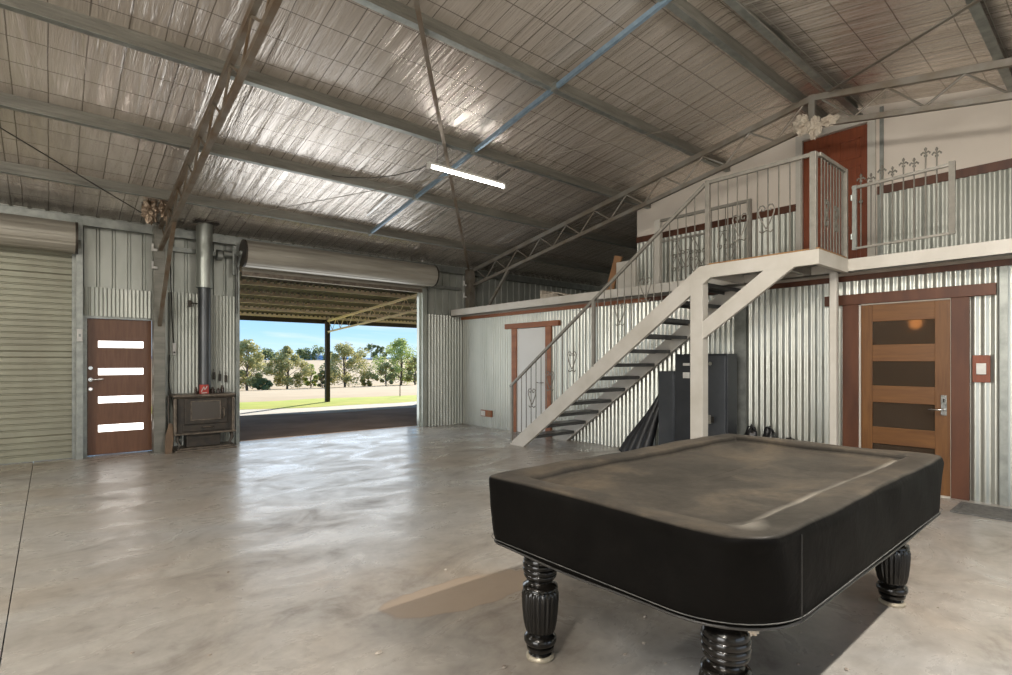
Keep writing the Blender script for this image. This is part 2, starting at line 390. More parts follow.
# purlins: C sections with stiffening grooves, lying across the trusses
def purlin(y, name, x0, x1, flip=1):
    z = pur_h(y); s = flip
    prof = [(0, 0), (.075, 0), (.075, .018), (.071, .018), (.071, .004), (.004, .004), (.004, PH - .004), (.071, PH - .004), (.071, PH - .018), (.075, PH - .018), (.075, PH), (0, PH),
            (0, PH - .022), (.007, PH - .028), (.007, PH - .036), (0, PH - .042), (0, .042), (.007, .036), (.007, .028), (0, .022)]
    mb = MB(); sgn = -SLOPE if y > RY else SLOPE
    mb.extrude(prof, lambda a, b: (x0, y + a * s, z + b + a * s * sgn * 0), lambda a, b: (x1, y + a * s, z + b + a * s * sgn * 0))
    return mb
PL = [(8.70, 'lowest of the sloping ceiling purlins, just above the roller door drum', 12.0),
      (7.20, 'second galvanised ceiling purlin up from the back wall', 12.0),
      (5.70, 'galvanised ceiling purlin just above the lit fluorescent tube', 12.0),
      (4.20, 'galvanised ceiling purlin ending at the white upper room wall', 8.28),
      (2.76, 'ridge purlin on the back door side of the roof peak', 8.28),
      (2.44, 'ridge purlin on the camera side of the roof peak', 8.28),
      (.93, 'purlin crossing the top corner above the upper corrugated dado', 8.28),
      (-.55, 'purlin overhead behind the viewer, first past the corner one', 8.28),
      (-2.05, 'purlin overhead nearer the front wall of the shed', 8.28)]
for y, lab, x1 in PL[:7]:
    o = purlin(y, '', XL, x1, 1 if y > RY else -1).build('roof_purlin', M['purlin']); fa, fb = sorted((y - .001, y + (.076 if y > RY else -.076))); B(XL, x1, fa, fb, pur_h(y) - .003, pur_h(y) + .019 * 0 + .0).build('flange', M['galv'], o)
    tag(o, lab, 'roof beam', 'ceiling purlins')
# eave girt along the back wall
mb = MB()
for a, b_ in ((XL, 1.22), (1.40, 7.15), (7.35, 12)):
    mb.box(a, b_, 9.84, 9.846, 3.36, 3.50); mb.box(a, b_, 9.84, 9.90, 3.36, 3.366); mb.box(a, b_, 9.84, 9.90, 3.494, 3.50); mb.box(a, b_, 9.895, 9.90, 3.366, 3.38)
struct(mb.build('trim_1', M['galv']), 'galvanised eave girt along the back wall', 'beam')

# ------------------------------------------------------------------ trusses
def truss(x, mat, label):
    t = thing('roof_truss', label, 'roof truss', (x, 9.7, 0), 'roof trusses')
    w = .052
    ye, yf = 9.62, 2 * RY - 9.62
    mb = MB()
    def chord(off, h):
        for a, b_ in ((RY, ye), (RY, yf)):
            mb2.bar((x, a, pur_h(a) - off), (x, b_, pur_h(b_) - off), w, h)
    mb2 = MB(); chord(.0375, .075); mb2.build('top_chord', mat, t)
    mb2 = MB(); chord(.375, .06); mb2.build('bottom_chord', mat, t)
    for sg in (1, -1):
        k = 0; mb = MB()
        while True:
            ya = RY + sg * (.11 + .68 * k); yb = RY + sg * (.45 + .68 * k); yc = RY + sg * (.79 + .68 * k)
            if abs(yc - RY) > 6.95: break
            mb.tube([(x, ya, pur_h(ya) - .07), (x, yb, pur_h(yb) - .35)], .013, 6)
            mb.tube([(x, yb, pur_h(yb) - .35), (x, yc, pur_h(yc) - .07)], .013, 6)
            k += 1
        mb.build('web_bars', mat, t)
    B(x - .03, x + .03, RY - .035, RY + .035, 4.30, 4.72).build('apex_post', mat, t)
    for sg, y in ((1, 9.78), (-1, 2 * RY - 9.78)):
        c = MB(); h = pur_h(y) + .02
        c.box(x - .075, x + .075, y - .08, y - .074, 0, h); c.box(x - .075, x - .069, y - .074, y + .08, 0, h); c.box(x + .069, x + .075, y - .074, y + .08, 0, h)
        c.box(x - .13, x + .13, y - .12, y + .12, 0, .012); c.box(x - .06, x + .06, y - .10, y - .08, h - .5, h - .02)
        c.build('column', M['purlin'] if mat is M['truss'] else mat, t)
        MB().bar((x + .0, RY + sg * (8.44 - RY), 3.30), (x + .0, y - sg * .06, 1.95), .05, .05).build('knee_brace', mat, t)
    return t
truss(TX[1], M['truss'], 'rusty brown roof truss rising from the column between brown door and stove')
truss(TX[2], M['truss_grey'], 'grey steel truss spanning in front of the upper room above the stairs')

# bracing under the purlins
def pt(x, y, d=.03): return (x, y, pur_h(y) - d)
o = MB().bar(pt(1.40, 2.8), pt(7.2, 9.75), .045, .012).build('brace_strap', M['truss']); tag(o, 'brown flat strap brace running diagonally past the lit tube to the back corner', 'roof brace')
o = MB().tube([pt(7.2, 2.75), pt(4.3, 6.3, .05), pt(1.4, 9.7)], .0055, 6).build('brace_rod', M['truss_grey']); tag(o, 'thin dark tie rod crossing the ceiling from the roof peak to the stove column', 'roof brace')
o = MB().tube([pt(1.32, 9.6), pt(-4.5, 2.8)], .007, 6).build('brace_rod', M['wire']); tag(o, 'thin dark tie rod on the ceiling above the closed roller door', 'roof brace')
o = MB().bar(pt(7.15, 2.4), pt(1.4, -4.4), .04, .01).build('brace_strap', M['truss_grey']); tag(o, 'flat strap brace on the near roof slope at the top corner', 'roof brace')
t = thing('purlin_bridging', 'pale blue steel bridging bar running down the ceiling past the lit tube', 'roof brace', (4.28, 2.8, 4.6))
MB().bar(pt(4.28, 2.7, .0), pt(4.28, 8.75, .0), .038, .05).build('bar', M['blue'], t)
for y in (4.2, 5.7, 7.2, 8.7): B(4.25, 4.31, y - .05, y + .03, pur_h(y) - .03, pur_h(y) + .05).build('bracket', M['galv'], t)
# narrow pale metal strips set just below the foil
for (x, ya, yb, lab) in ((5.18, 6.0, 6.95, 'pale metal strip right of the lit tube below the third purlin'), (5.12, 7.45, 8.45, 'pale metal strip between the two lowest purlins beside the brace strap'),
                         (6.9, 7.4, 8.4, 'pale metal strip close to the foot of the grey truss'), (4.0, 7.4, 8.3, 'pale metal strip left of the blue bar end')):
    o = MB().bar((x, ya, roof_h(ya) - .02), (x + .02, yb, roof_h(yb) - .02), .022, .004).build('pale_strip', M['chrome']); tag(o, lab, 'tape strip')

# fluorescent tube light
def tube_light(x0, x1, y, z, lab, grp=None):
    t = thing('tube_light', lab, 'ceiling light', (x0, y, z), grp)
    MB().tube([(x0, y, z), (x1, y, z)], .015, 12).build('lit_tube', M['tube'], t, smooth=True, auto=40)
    mb = B(x0 - .03, x1 + .03, y - .02, y + .02, z + .028, z + .055); mb.box(x0 - .035, x0 - .0, y - .028, y + .028, z - .025, z + .03); mb.box(x1, x1 + .035, y - .028, y + .028, z - .025, z + .03)
    mb.build('housing', M['white_plastic'], t)
    for x in (x0 + .1, x1 - .1): MB().tube([(x, y, z + .06), (x, y - .02, pur_h(y) + .02)], .003, 5).build('hanger', M['wire'], t)
    return t
t = tube_light(3.66, 4.86, 5.78, 3.86, 'single lit fluorescent tube hanging from the foil ceiling')
MB().tube([(3.66, 5.78, 3.89), (3.60, 5.95, 3.86), (3.45, 6.3, 3.84), (3.25, 6.6, 3.84), (3.05, 6.9, 3.88), (2.95, 7.15, 3.95)], .006, 6).build('power_cord', M['wire'], t)
tube_light(2.4, 3.6, -.55, 4.05, 'fluorescent tube overhead behind the viewer')
tube_light(2.4, 3.6, .78, 4.2, 'added unseen fluorescent tube just above the top of the view')  # fixture added out of view to brighten the upper wall
tube_light(-3.2, -2.0, -.55, 4.05, 'added unseen fluorescent tube overhead behind and left of the viewer')  # extra fixture out of view, added for more overhead light
tube_light(-3.2, -2.0, 5.78, 3.88, 'added unseen fluorescent tube overhead to the left of the view')  # unseen fixture put in as overhead fill on the left

# ------------------------------------------------------------------ back wall
Zt = lambda a: 3.72
mb = MB()
def addsheet(mb, m2): mb.add(m2.v, m2.f); return mb
addsheet(mb, sheet('x', YB, .28, 2.47, 2.04, 3.70, RIB)); addsheet(mb, sheet('x', YB, .28, .42, 0, 2.04, RIB)); addsheet(mb, sheet('x', YB, 1.22, 2.47, 0, 2.04, RIB))
addsheet(mb, sheet('x', YB - .02, 6.13, 12.0, 0, 3.70, RIB)); addsheet(mb, sheet('x', YB, 2.47, 6.13, 3.30, 3.70, RIB))
addsheet(mb, sheet('x', YB, XL, -3.2, 0, 3.70, RIB)); addsheet(mb, sheet('x', YB, -3.2, .28, 3.30, 3.70, RIB))
struct(mb.build('wall_back', M['zinc_dull']), 'ribbed zinc back wall of the shed', 'wall')
mb = sheet('x', 9.93, .36, 1.24, 2.07, 2.49, MINI); struct(mb.build('wall_back_lining', M['zinc_dull'], smooth=True), 'corrugated patch above the brown door', 'wall')
mb = sheet('x', 9.93, 1.44, 2.40, 0, 2.50, MINI); struct(mb.build('wall_back_lining', M['zinc_dull'], smooth=True), 'corrugated lining behind the wood stove', 'wall')
mb = sheet('x', 9.82, 6.14, 7.05, 0, 2.41, CORR); mb.box(6.14, 7.05, 9.83, 9.97, 2.395, 2.41)
struct(mb.build('wall_back_lining', M['zinc_dull'], smooth=True, auto=60), 'corrugated corner lining beside the open roller door', 'wall')
# jamb posts
mb = MB(); mb.box(.285, .36, 9.78, 9.99, 0, 3.42); mb.box(.36, .41, 9.94, 9.99, 0, 2.06); mb.box(1.215, 1.25, 9.93, 9.99, 0, 2.06); mb.box(.36, 1.25, 9.945, 9.99, 2.035, 2.075)
mb.box(.24, .285, 9.90, 9.96, 0, 2.95)
struct(mb.build('trim_2', M['galv']), 'galvanised posts framing the brown door', 'door frame')
mb = MB(); mb.box(2.385, 2.44, 9.82, 10.02, 0, 3.40); mb.box(2.44, 2.47, 9.93, 9.99, 0, 2.9)
struct(mb.build('trim_3', M['galv']), 'galvanised jamb beside the wood stove', 'door frame')
mb = MB(); mb.box(6.03, 6.14, 9.82, 10.02, 0, 2.95); mb.box(5.99, 6.03, 9.90, 9.99, 0, 2.9)
struct(mb.build('trim_4', M['flue_light']), 'bright galvanised jamb of the open roller door', 'door frame')
# mid girts seen above linings
mb = MB(); mb.box(6.14, 7.05, 9.86, 9.93, 3.0, 3.06); mb.box(1.44, 2.42, 9.90, 9.96, 3.15, 3.22)
struct(mb.build('trim_5', M['galv']), 'short galvanised girts on the back wall', 'beam')

# roller doors
def roller(name, x0, x1, yc, zc, R, curt, lab):
    t = bpy.data.objects.new(name, None); COL.objects.link(t); t.location = (x0, yc, 0); t.matrix_world = Matrix.Translation((x0, yc, 0)); struct(t, lab, 'roller door')
    prof = []; n = 96
    for k in range(n):
        th = 2 * PI * k / n; rr = R * (1 - .022 * (1 if (k % 8) in (0, 1) else 0)); prof.append((yc + rr * math.cos(th), zc + rr * math.sin(th)))
    MB().extrude(prof, lambda a, b: (x0, a, b), lambda a, b: (x1, a, b)).build('rolled_curtain', M['drum'], t)
    mb = MB()
    for xa, xb in ((x0 - .03, x0), (x1, x1 + .03)):
        pr = [(yc + (R + .006) * math.cos(2 * PI * k / 40), zc + (R + .006) * math.sin(2 * PI * k / 40)) for k in range(40)]
        mb.extrude(pr, lambda a, b: (xa, a, b), lambda a, b: (xb, a, b))
    mb.build('end_plate', M['black_metal'], t)
    mb = MB()
    for xa in (x0 - .07, x1 + .035):
        mb.box(xa, xa + .035, yc - .02, YB - .02, zc - .03, zc + .03); mb.bar((xa + .017, yc, zc - .03), (xa + .017, YB - .05, zc - .35), .03, .03)
    mb.build('drum_bracket', M['galv'], t)
    z0, z1, ya = curt
    vs = []; fs = []; n = max(3, int((z1 - z0) / .0105)); xs = (x0 + .02, x1 - .02)
    for i in range(n + 1):
        z = z0 + (z1 - z0) * i / n; off = .009 * (1 if (z % .085) > .02 else -.6)
        for x in xs: vs.append((x, ya - off, z))
    for i in range(n): fs.append((2 * i, 2 * i + 1, 2 * i + 3, 2 * i + 2))
    mb = MB().add(vs, fs); mb.build('curtain', M['curtain'] if z0 < .5 else M['drum'], t)
    B(x0 + .02, x1 - .02, ya - .03, ya + .03, z0 - .04, z0 + .03).build('bottom_rail', M['curtain'] if z0 < .5 else M['stove_edge'], t)
    return t
roller('door_1', -3.1, .27, 9.72, 3.145, .215, (.045, 3.15, 9.97), 'closed beige ribbed roller door at the left')
roller('door_2', 2.46, 6.13, 9.60, 3.195, .222, (2.90, 3.25, 9.86), 'open roller door wound up above the view to the paddock')
# chain hoist and bits beside the big drum
t = thing('door_hoist', 'dark chain hoist bracket at the stove end of the open door drum', 'bracket', (2.3, 9.8, 3.0))
mb = MB(); mb.box(2.33, 2.38, 9.80, 9.86, 2.85, 3.34); mb.tube([(2.2, 9.85, 3.2), (2.42, 9.85, 3.2)], .05, 12); mb.tube([(2.1, 9.86, 3.16), (2.18, 9.86, 3.16)], .09, 12); mb.build('bracket', M['galv'], t)
mb = MB(); mb.tube([(2.40, 9.78, 3.2), (2.40, 9.79, 2.2)], .006, 6); mb.tube([(2.36, 9.78, 3.2), (2.37, 9.79, 2.2)], .006, 6); mb.build('chain', M['wire'], t)

# brown front door with four lit panes
t = bpy.data.objects.new('door_3', None); COL.objects.link(t); t.location = (.42, 10.03, 0); t.matrix_world = Matrix.Translation(t.location); struct(t, 'brown timber door with four bright horizontal panes', 'door')
PZ = [(1.605, 1.705), (1.195, 1.295), (.775, .875), (.345, .450)]
mb = MB(); px0, px1 = .545, 1.105; zs = [.01] + [z for p in reversed(PZ) for z in p] + [2.035]
mb.box(.415, px0, 10.0, 10.04, .01, 2.035); mb.box(px1, 1.213, 10.0, 10.04, .01, 2.035)
for i in range(0, len(zs), 2): mb.box(px0, px1, 10.0, 10.04, zs[i], zs[i + 1])
mb.build('door_leaf', M['brown_door'], t)
for z0, z1 in PZ:
    B(px0, px1, 10.015, 10.025, z0, z1).build('pane', M['pane'], t)
mb = MB(); mb.tube([(.455, 10.0, 1.13), (.455, 9.94, 1.13), (.50, 9.93, 1.13), (.60, 9.93, 1.13)], .010, 8); mb.tube([(.455, 9.985, 1.13), (.455, 10.0, 1.13)], .028, 16)
mb.build('door_handle', M['chrome'], t, smooth=True, auto=40)
MB().tube([(.455, 9.98, 1.30), (.455, 10.0, 1.30)], .026, 16).build('deadlock', M['chrome'], t)
mb = MB(); mb.tube([(.455, 9.985, .99), (.455, 10.0, .99)], .026, 16); mb.build('keyhole_plate', M['chrome'], t)
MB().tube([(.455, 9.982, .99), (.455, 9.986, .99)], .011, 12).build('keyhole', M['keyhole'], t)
o = B(XL, .42, 10.035, 10.06, 0, 3.3)
t = thing('wall_switch', 'small white switch box on the post left of the brown door', 'switch', (.33, 9.77, 1.68))
B(.29, .355, 9.745, 9.78, 1.68, 1.86).build('switch_box', M['white_plastic'], t, bevel=.006); B(.31, .335, 9.738, 9.745, 1.75, 1.79).build('rocker', M['galv'], t)
t = thing('wall_outlet', 'pale conduit outlet with a dark socket between column and stove flue', 'outlet', (1.50, 9.9, 1.5))
mb = B(1.475, 1.525, 9.88, 9.92, 1.5, 1.69); mb.build('outlet_box', M['white_plastic'], t, bevel=.005); MB().tube([(1.5, 9.872, 1.54), (1.5, 9.885, 1.54)], .014, 12).build('socket', M['wire'], t)
mb = MB(); mb.tube([(1.49, 9.9, 1.69), (1.47, 9.9, 2.2), (1.44, 9.9, 3.2)], .008, 6); mb.tube([(1.44, 9.9, 1.5), (1.42, 9.88, 1.1), (1.49, 9.86, .62)], .006, 6); mb.build('cable', M['wire'], t)
for (x, y, z, lab) in ((1.20, 9.66, 3.13, 'upper white shape for a sunlight gap at the brown truss column'), (1.20, 9.66, 2.86, 'lower white shape for a sunlight gap at the brown truss column'),
                    (6.98, 9.62, 3.12, 'upper white shape for a sunlight gap in the back corner above the beam end'), (6.98, 9.62, 2.86, 'lower white shape for a sunlight gap in the back corner above the beam end')):
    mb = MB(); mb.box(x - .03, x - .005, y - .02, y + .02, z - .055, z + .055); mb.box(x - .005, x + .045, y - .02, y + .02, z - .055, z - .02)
    o = mb.build('sun_gap', M['white_plastic'], bevel=.004); tag(o, lab, 'sun_gap', 'white sunlight gap shapes')  # white shapes stand in for sunlight showing through bracket holes

# ------------------------------------------------------------------ wood stove
t = thing('wood_stove', 'black cast iron wood heater standing on a hearth slab by the open door', 'stove', (1.88, 9.7, 0))
mb = MB(); mb.box(1.45, 2.31, 9.46, 9.91, 0, .03); mb.box(1.49, 2.29, 9.50, 9.90, .03, .055); mb.build('hearth', M['stove_edge'], t, bevel=.006)
B(1.62, 2.10, 9.58, 9.86, .055, .27).build('pedestal', M['black_metal'], t, bevel=.01)
mb = MB(); mb.box(1.48, 2.27, 9.53, 9.88, .27, .83); mb.build('body', M['black_metal'], t, bevel=.012)
mb = MB(); mb.box(1.43, 2.31, 9.47, 9.90, .845, .885); mb.box(1.46, 2.29, 9.50, 9.89, .825, .845); mb.build('top_plate', M['stove_edge'], t, bevel=.012)
mb = MB(); mb.box(1.44, 2.30, 9.46, 9.56, .262, .292); mb.build('ash_lip', M['stove_edge'], t, bevel=.008)
for x in (1.455, 2.265):
    MB().bar((x, 9.50, .83), (x, 9.50, .27), .045, .045).build('corner_post', M['stove_edge'], t, bevel=.01)
for x in (1.50, 2.25):
    sg = -1 if x < 1.9 else 1
    MB().tube([(x, 9.55, .27), (x + sg * .01, 9.53, .18), (x - sg * .03, 9.53, .10), (x + sg * .01, 9.51, .055)], [.035, .028, .018, .024], 10).build('leg', M['black_metal'], t, smooth=True)
d = MB(); d.box(1.58, 2.19, 9.505, 9.53, .42, .82); dr = d.build('door', M['black_metal'], t, bevel=.008)
mb = MB()
for a in ((1.66, 2.09, 9.495, 9.51, .765, .785), (1.66, 2.09, 9.495, 9.51, .475, .495), (1.66, 1.68, 9.495, 9.51, .495, .765), (2.07, 2.09, 9.495, 9.51, .495, .765)): mb.box(*a)
mb.build('door_molding', M['stove_edge'], dr, bevel=.004)
B(1.68, 2.07, 9.50, 9.506, .495, .765).build('door_glass', M['stove_glass'], dr)
MB().tube([(2.12, 9.50, .66), (2.12, 9.45, .65), (2.125, 9.44, .55), (2.10, 9.45, .49)], .010, 8).build('door_handle', M['stove_edge'], dr, smooth=True)
dr = B(1.56, 2.21, 9.51, 9.54, .31, .41).build('ash_drawer', M['black_metal'], t, bevel=.006)
MB().tube([(1.82, 9.50, .36), (1.83, 9.475, .37), (1.90, 9.47, .37), (1.97, 9.475, .37), (1.98, 9.50, .36)], .009, 8).build('drawer_handle', M['stove_edge'], dr, smooth=True)
fl = MB().tube([(1.89, 9.70, .885), (1.89, 9.70, 2.60)], .09, 28).build('flue_pipe', M['flue_dark'], t, smooth=True, auto=40)
MB().tube([(1.89, 9.70, .885), (1.89, 9.70, .93)], .105, 28).build('flue_collar', M['black_metal'], t, smooth=True, auto=40)
mb = MB().tube([(1.89, 9.70, 2.58), (1.89, 9.70, 3.68)], .117, 28); mb.tube([(1.89, 9.70, 2.58), (1.89, 9.70, 2.62)], .120, 28); mb.tube([(1.89, 9.70, 3.12), (1.89, 9.70, 3.13)], .120, 28)
mb.build('flue_casing', M['flue_light'], t, smooth=True, auto=40)
mb = MB().box(1.72, 2.08, 9.53, 9.86, 3.60, 3.61); mb.build('roof_plate', M['black_metal'], t)
mb = MB(); mb.tube([(1.79, 9.72, 2.32), (1.72, 9.86, 2.34)], .012, 8); mb.box(1.69, 1.74, 9.86, 9.92, 2.28, 2.38); mb.build('flue_bracket', M['black_metal'], t)
t = thing('red_carton', 'small red carton with pale markings standing on the stove top', 'box', (1.87, 9.6, .885))
B(1.80, 1.92, 9.54, 9.64, .886, 1.03).build('carton', M['red_box'], t, bevel=.003)
mb = MB()
for a, b_ in (((1.815, .92), (1.85, 1.00)), ((1.85, 1.0), (1.865, .95)), ((1.865, .95), (1.90, 1.01)), ((1.82, .90), (1.895, .905))): mb.bar((a[0], 9.538, a[1]), (b_[0], 9.538, b_[1]), .004, .012)
mb.build('pale_marking', M['white_plastic'], t)
for i, (x, y, h, r, lab) in enumerate(((1.755, 9.62, .11, .02, 'small dark bottle left of the red carton on the stove'), (2.00, 9.66, .10, .032, 'dark jar right of the red carton on the stove'),
                                  (2.075, 9.62, .085, .028, 'dark jar in the middle of the stove top clutter'), (2.15, 9.70, .12, .03, 'dark jar nearest the stove top right end'))):
    o = MB().lathe([(r, .886), (r, .886 + h * .65), (r * .55, .886 + h * .8), (r * .55, .886 + h)], x, y, 16).build('jar', M['glass_brown'], smooth=True, auto=40); tag(o, lab, 'jar', 'jars on the stove')
for i, (x, z, lab) in enumerate(((2.06, 1.27, 'left of three small hooks hanging tools above the stove'), (2.15, 1.24, 'middle of three small hooks hanging tools above the stove'), (2.24, 1.22, 'right of three small hooks hanging tools above the stove'))):
    mb = MB(); mb.tube([(x, 9.90, z), (x, 9.87, z - .01), (x, 9.87, z - .05)], .006, 6); mb.box(x - .018, x + .018, 9.865, 9.88, z - .17, z - .05)
    o = mb.build('hanging_tool', M['black_metal']); tag(o, lab, 'tool', 'tools hung on the wall')
t = thing('fire_poker', 'black iron poker leaning on the wall left of the stove', 'poker', (1.42, 9.6, 0))
MB().tube([(1.39, 9.52, .02), (1.395, 9.66, .5), (1.40, 9.73, .80)], .009, 8).build('shaft', M['black_metal'], t); MB().tube([(1.40, 9.73, .78), (1.401, 9.745, .86)], .016, 8).build('grip', M['black_metal'], t)
mb = MB(); mb.extrude([(-.05, 0), (.045, 0), (.06, .22), (.035, .44), (-.01, .46), (-.05, .25)], lambda a, b: (1.37 + a + b * .06, 9.50 + b * .17, b), lambda a, b: (1.37 + a + b * .06, 9.53 + b * .17, b))
o = mb.build('firewood_split', M['old_wood'], bevel=.006); tag(o, 'brown split of firewood leaning by the column foot left of the stove', 'firewood')
# crumpled foil scraps by the truss foot
def crumple(c, r, seed, mat, name, lab, cat):
    o = MB().blob(c, r, seed, .55, 22, 30).build(name, mat)
    rnd = random.Random(seed)
    for v_ in o.data.vertices:
        k = 1 + rnd.uniform(-.14, .14); v_.co = Vector(c) + (v_.co - Vector(c)) * k
    return tag(o, lab, cat)
crumple((1.10, 9.15, 3.56), (.09, .05, .15), 3, M['foil_scrap'], 'foil_scrap', 'larger crumpled foil scrap hanging left of the brown truss foot', 'foil scrap')
crumple((1.27, 9.12, 3.62), (.07, .05, .13), 5, M['foil_scrap'], 'foil_scrap', 'smaller crumpled foil scrap tucked against the brown truss', 'foil scrap')
crumple((7.20, 2.72, 4.36), (.07, .10, .10), 8, M['insul'], 'insulation_scrap', 'pale insulation wad stuffed over the truss by the red door', 'insulation')
crumple((7.22, 2.58, 4.30), (.06, .07, .11), 9, M['insul'], 'insulation_scrap', 'pale insulation wad hanging lowest at the truss peak', 'insulation')
crumple((7.22, 2.42, 4.33), (.06, .10, .05), 11, M['insul'], 'insulation_scrap', 'flat pale insulation wad right of the apex post', 'insulation')

# ------------------------------------------------------------------ right hand wall
WX = 7.06
mb = MB(); S = lambda a0, a1, z0, z1: addsheet(mb, sheet('y', WX, a0, a1, z0, z1, CORR))
S(YF, 1.20, 0, 2.36); S(1.20, 2.07, 2.05, 2.36); S(2.07, 3.30, 0, 2.36); S(3.30, 3.36, .0, 2.36); S(3.36, 7.10, 0, 2.36); S(7.10, 7.98, 2.05, 2.36); S(7.98, 9.82, 0, 2.36)
struct(mb.build('wall_right', M['zinc'], smooth=True), 'corrugated zinc lower wall under the mezzanine', 'wall')
mb = B(7.035, 7.055, 3.355, 3.515, 0, 2.34); mb.box(7.03, 7.055, .80, .86, 0, 2.32)
struct(mb.build('trim_6', M['galv']), 'flat zinc cover strips on the lower wall', 'trim')
mb = B(7.025, 7.06, 4.9, 9.82, 2.325, 2.41); struct(mb.build('trim_7', M['rust_trim']), 'rust red board below the mezzanine beam at the far end', 'trim')
mb = B(7.025, 7.06, YF, 4.9, 2.325, 2.41); struct(mb.build('trim_8', M['dark_trim']), 'dark red board below the mezzanine beam near the timber door', 'trim')
# room behind the lower wall
mb = MB(); mb.box(7.10, 12, -1.5, -1.45, 0, 2.38); mb.box(9.6, 9.65, -1.5, 4.5, 0, 2.38); mb.box(7.10, 12, 4.45, 4.5, 0, 2.38); struct(mb.build('wall_inner_room', M['white_wall']))
# mezzanine
mb = MB(); mb.box(6.80, 12, YF, 9.80, 2.41, 2.53); struct(mb.build('floor_mezzanine', M['cream']), 'cream mezzanine deck', 'floor')
mb = MB(); mb.box(6.75, 6.80, YF, 9.82, 2.385, 2.535); mb.box(6.75, 7.02, YF, 9.82, 2.385, 2.405)
o = mb.build('trim_9', M['cream'], bevel=.004); struct(o, 'long cream painted edge beam of the mezzanine', 'beam')
# white door 4 and its rust frame
t = bpy.data.objects.new('door_4', None); COL.objects.link(t); t.matrix_world = Matrix.Translation((7.05, 7.5, 0)); struct(t, 'plain white door in a rust red frame behind the stairs', 'door')
B(7.045, 7.085, 7.13, 7.945, .01, 2.04).build('door_leaf', M['white_door'], t)
mb = MB(); mb.box(7.02, 7.07, 7.945, 8.09, 0, 2.05); mb.box(7.02, 7.07, 6.985, 7.13, 0, 2.05); mb.build('door_jamb', M['rust_trim'], t, bevel=.004)
B(7.01, 7.07, 6.78, 8.29, 2.05, 2.15).build('door_head', M['rust_trim'], t, bevel=.004)
MB().tube([(7.045, 7.20, 1.0), (6.99, 7.20, 1.0), (6.985, 7.22, 1.0), (6.985, 7.31, 1.0)], .010, 8).build('door_handle', M['chrome'], t, smooth=True)
# timber door 5
t = bpy.data.objects.new('door_5', None); COL.objects.link(t); t.matrix_world = Matrix.Translation((7.05, 1.6, 0)); struct(t, 'honey timber door with four glass panes', 'door')
PZ5 = [(1.585, 1.845), (1.13, 1.40), (.67, .945), (.21, .485)]
mb = MB(); mb.box(7.04, 7.08, 1.235, 1.362, .01, 2.035); mb.box(7.04, 7.08, 1.922, 2.03, .01, 2.035); mb.build('door_stile', M['wood_door'], t, bevel=.003)
zs = [.01] + [z for p in reversed(PZ5) for z in p] + [2.035]; mb = MB()
for i in range(0, len(zs), 2): mb.box(7.042, 7.078, 1.362, 1.922, zs[i], zs[i + 1])
mb.build('door_rail', M['wood_rail'], t, bevel=.003)
for z0, z1 in PZ5: B(7.056, 7.064, 1.362, 1.922, z0, z1).build('glass_pane', M['glass'], t)
mb = B(7.028, 7.042, 1.262, 1.312, .84, 1.05); hp = mb.build('handle_plate', M['chrome'], t, bevel=.004)
MB().tube([(7.03, 1.287, .90), (6.985, 1.287, .90), (6.98, 1.30, .90), (6.98, 1.41, .90)], .009, 8).build('lever', M['chrome'], hp, smooth=True)
B(7.026, 7.03, 1.280, 1.294, .975, 1.015).build('keypad', M['wire'], hp)
mb = MB(); mb.box(7.02, 7.07, 1.084, 1.228, 0, 2.05); mb.box(7.02, 7.07, 2.05, 2.215, 0, 2.05); mb.build('door_jamb', M['dark_trim'], t, bevel=.004)
B(7.01, 7.07, .882, 2.40, 2.05, 2.168).build('door_head', M['dark_trim'], t, bevel=.004)
mb = B(7.035, 7.06, 2.033, 2.05, 0, 2.05); mb.box(7.035, 7.06, 1.228, 2.05, 2.037, 2.05); mb.box(7.035, 7.06, 1.226, 1.234, 0, 2.05); mb.build('door_stop', M['cream'], t)
B(6.99, 7.08, 1.23, 2.04, 0, .012).build('door_threshold', M['cream'], t)
t = thing('thermostat', 'small white wall control on a brown backing board right of the timber door', 'wall control', (7.04, .99, 1.2))
B(7.025, 7.05, .926, 1.061, 1.19, 1.46).build('backing_board', M['red_door'], t, bevel=.003); B(7.008, 7.025, .955, 1.03, 1.27, 1.38).build('control_panel', M['white_plastic'], t, bevel=.004)
t = thing('power_outlet', 'white power point on a brown block low on the far corrugated wall', 'outlet', (7.04, 8.9, .23))
B(7.02, 7.05, 8.72, 9.09, .23, .367).build('backing_block', M['rust_trim'], t, bevel=.003); B(7.008, 7.02, 8.93, 9.07, .245, .35).build('face_plate', M['white_plastic'], t, bevel=.003)
B(7.012, 7.02, 8.75, 8.84, .26, .335).build('dark_cover', M['brown_board'], t)
mb = MB(); mb.box(6.37, 6.86, .15, 1.12, .002, .012); mb.box(6.37, 6.41, .15, 1.12, .012, .016); mb.box(6.82, 6.86, .15, 1.12, .012, .016); mb.box(6.41, 6.82, 1.08, 1.12, .012, .016)
tag(mb.build('door_mat', M['mat_rubber']), 'worn grey rubber mat on the concrete beside the timber door', 'mat')
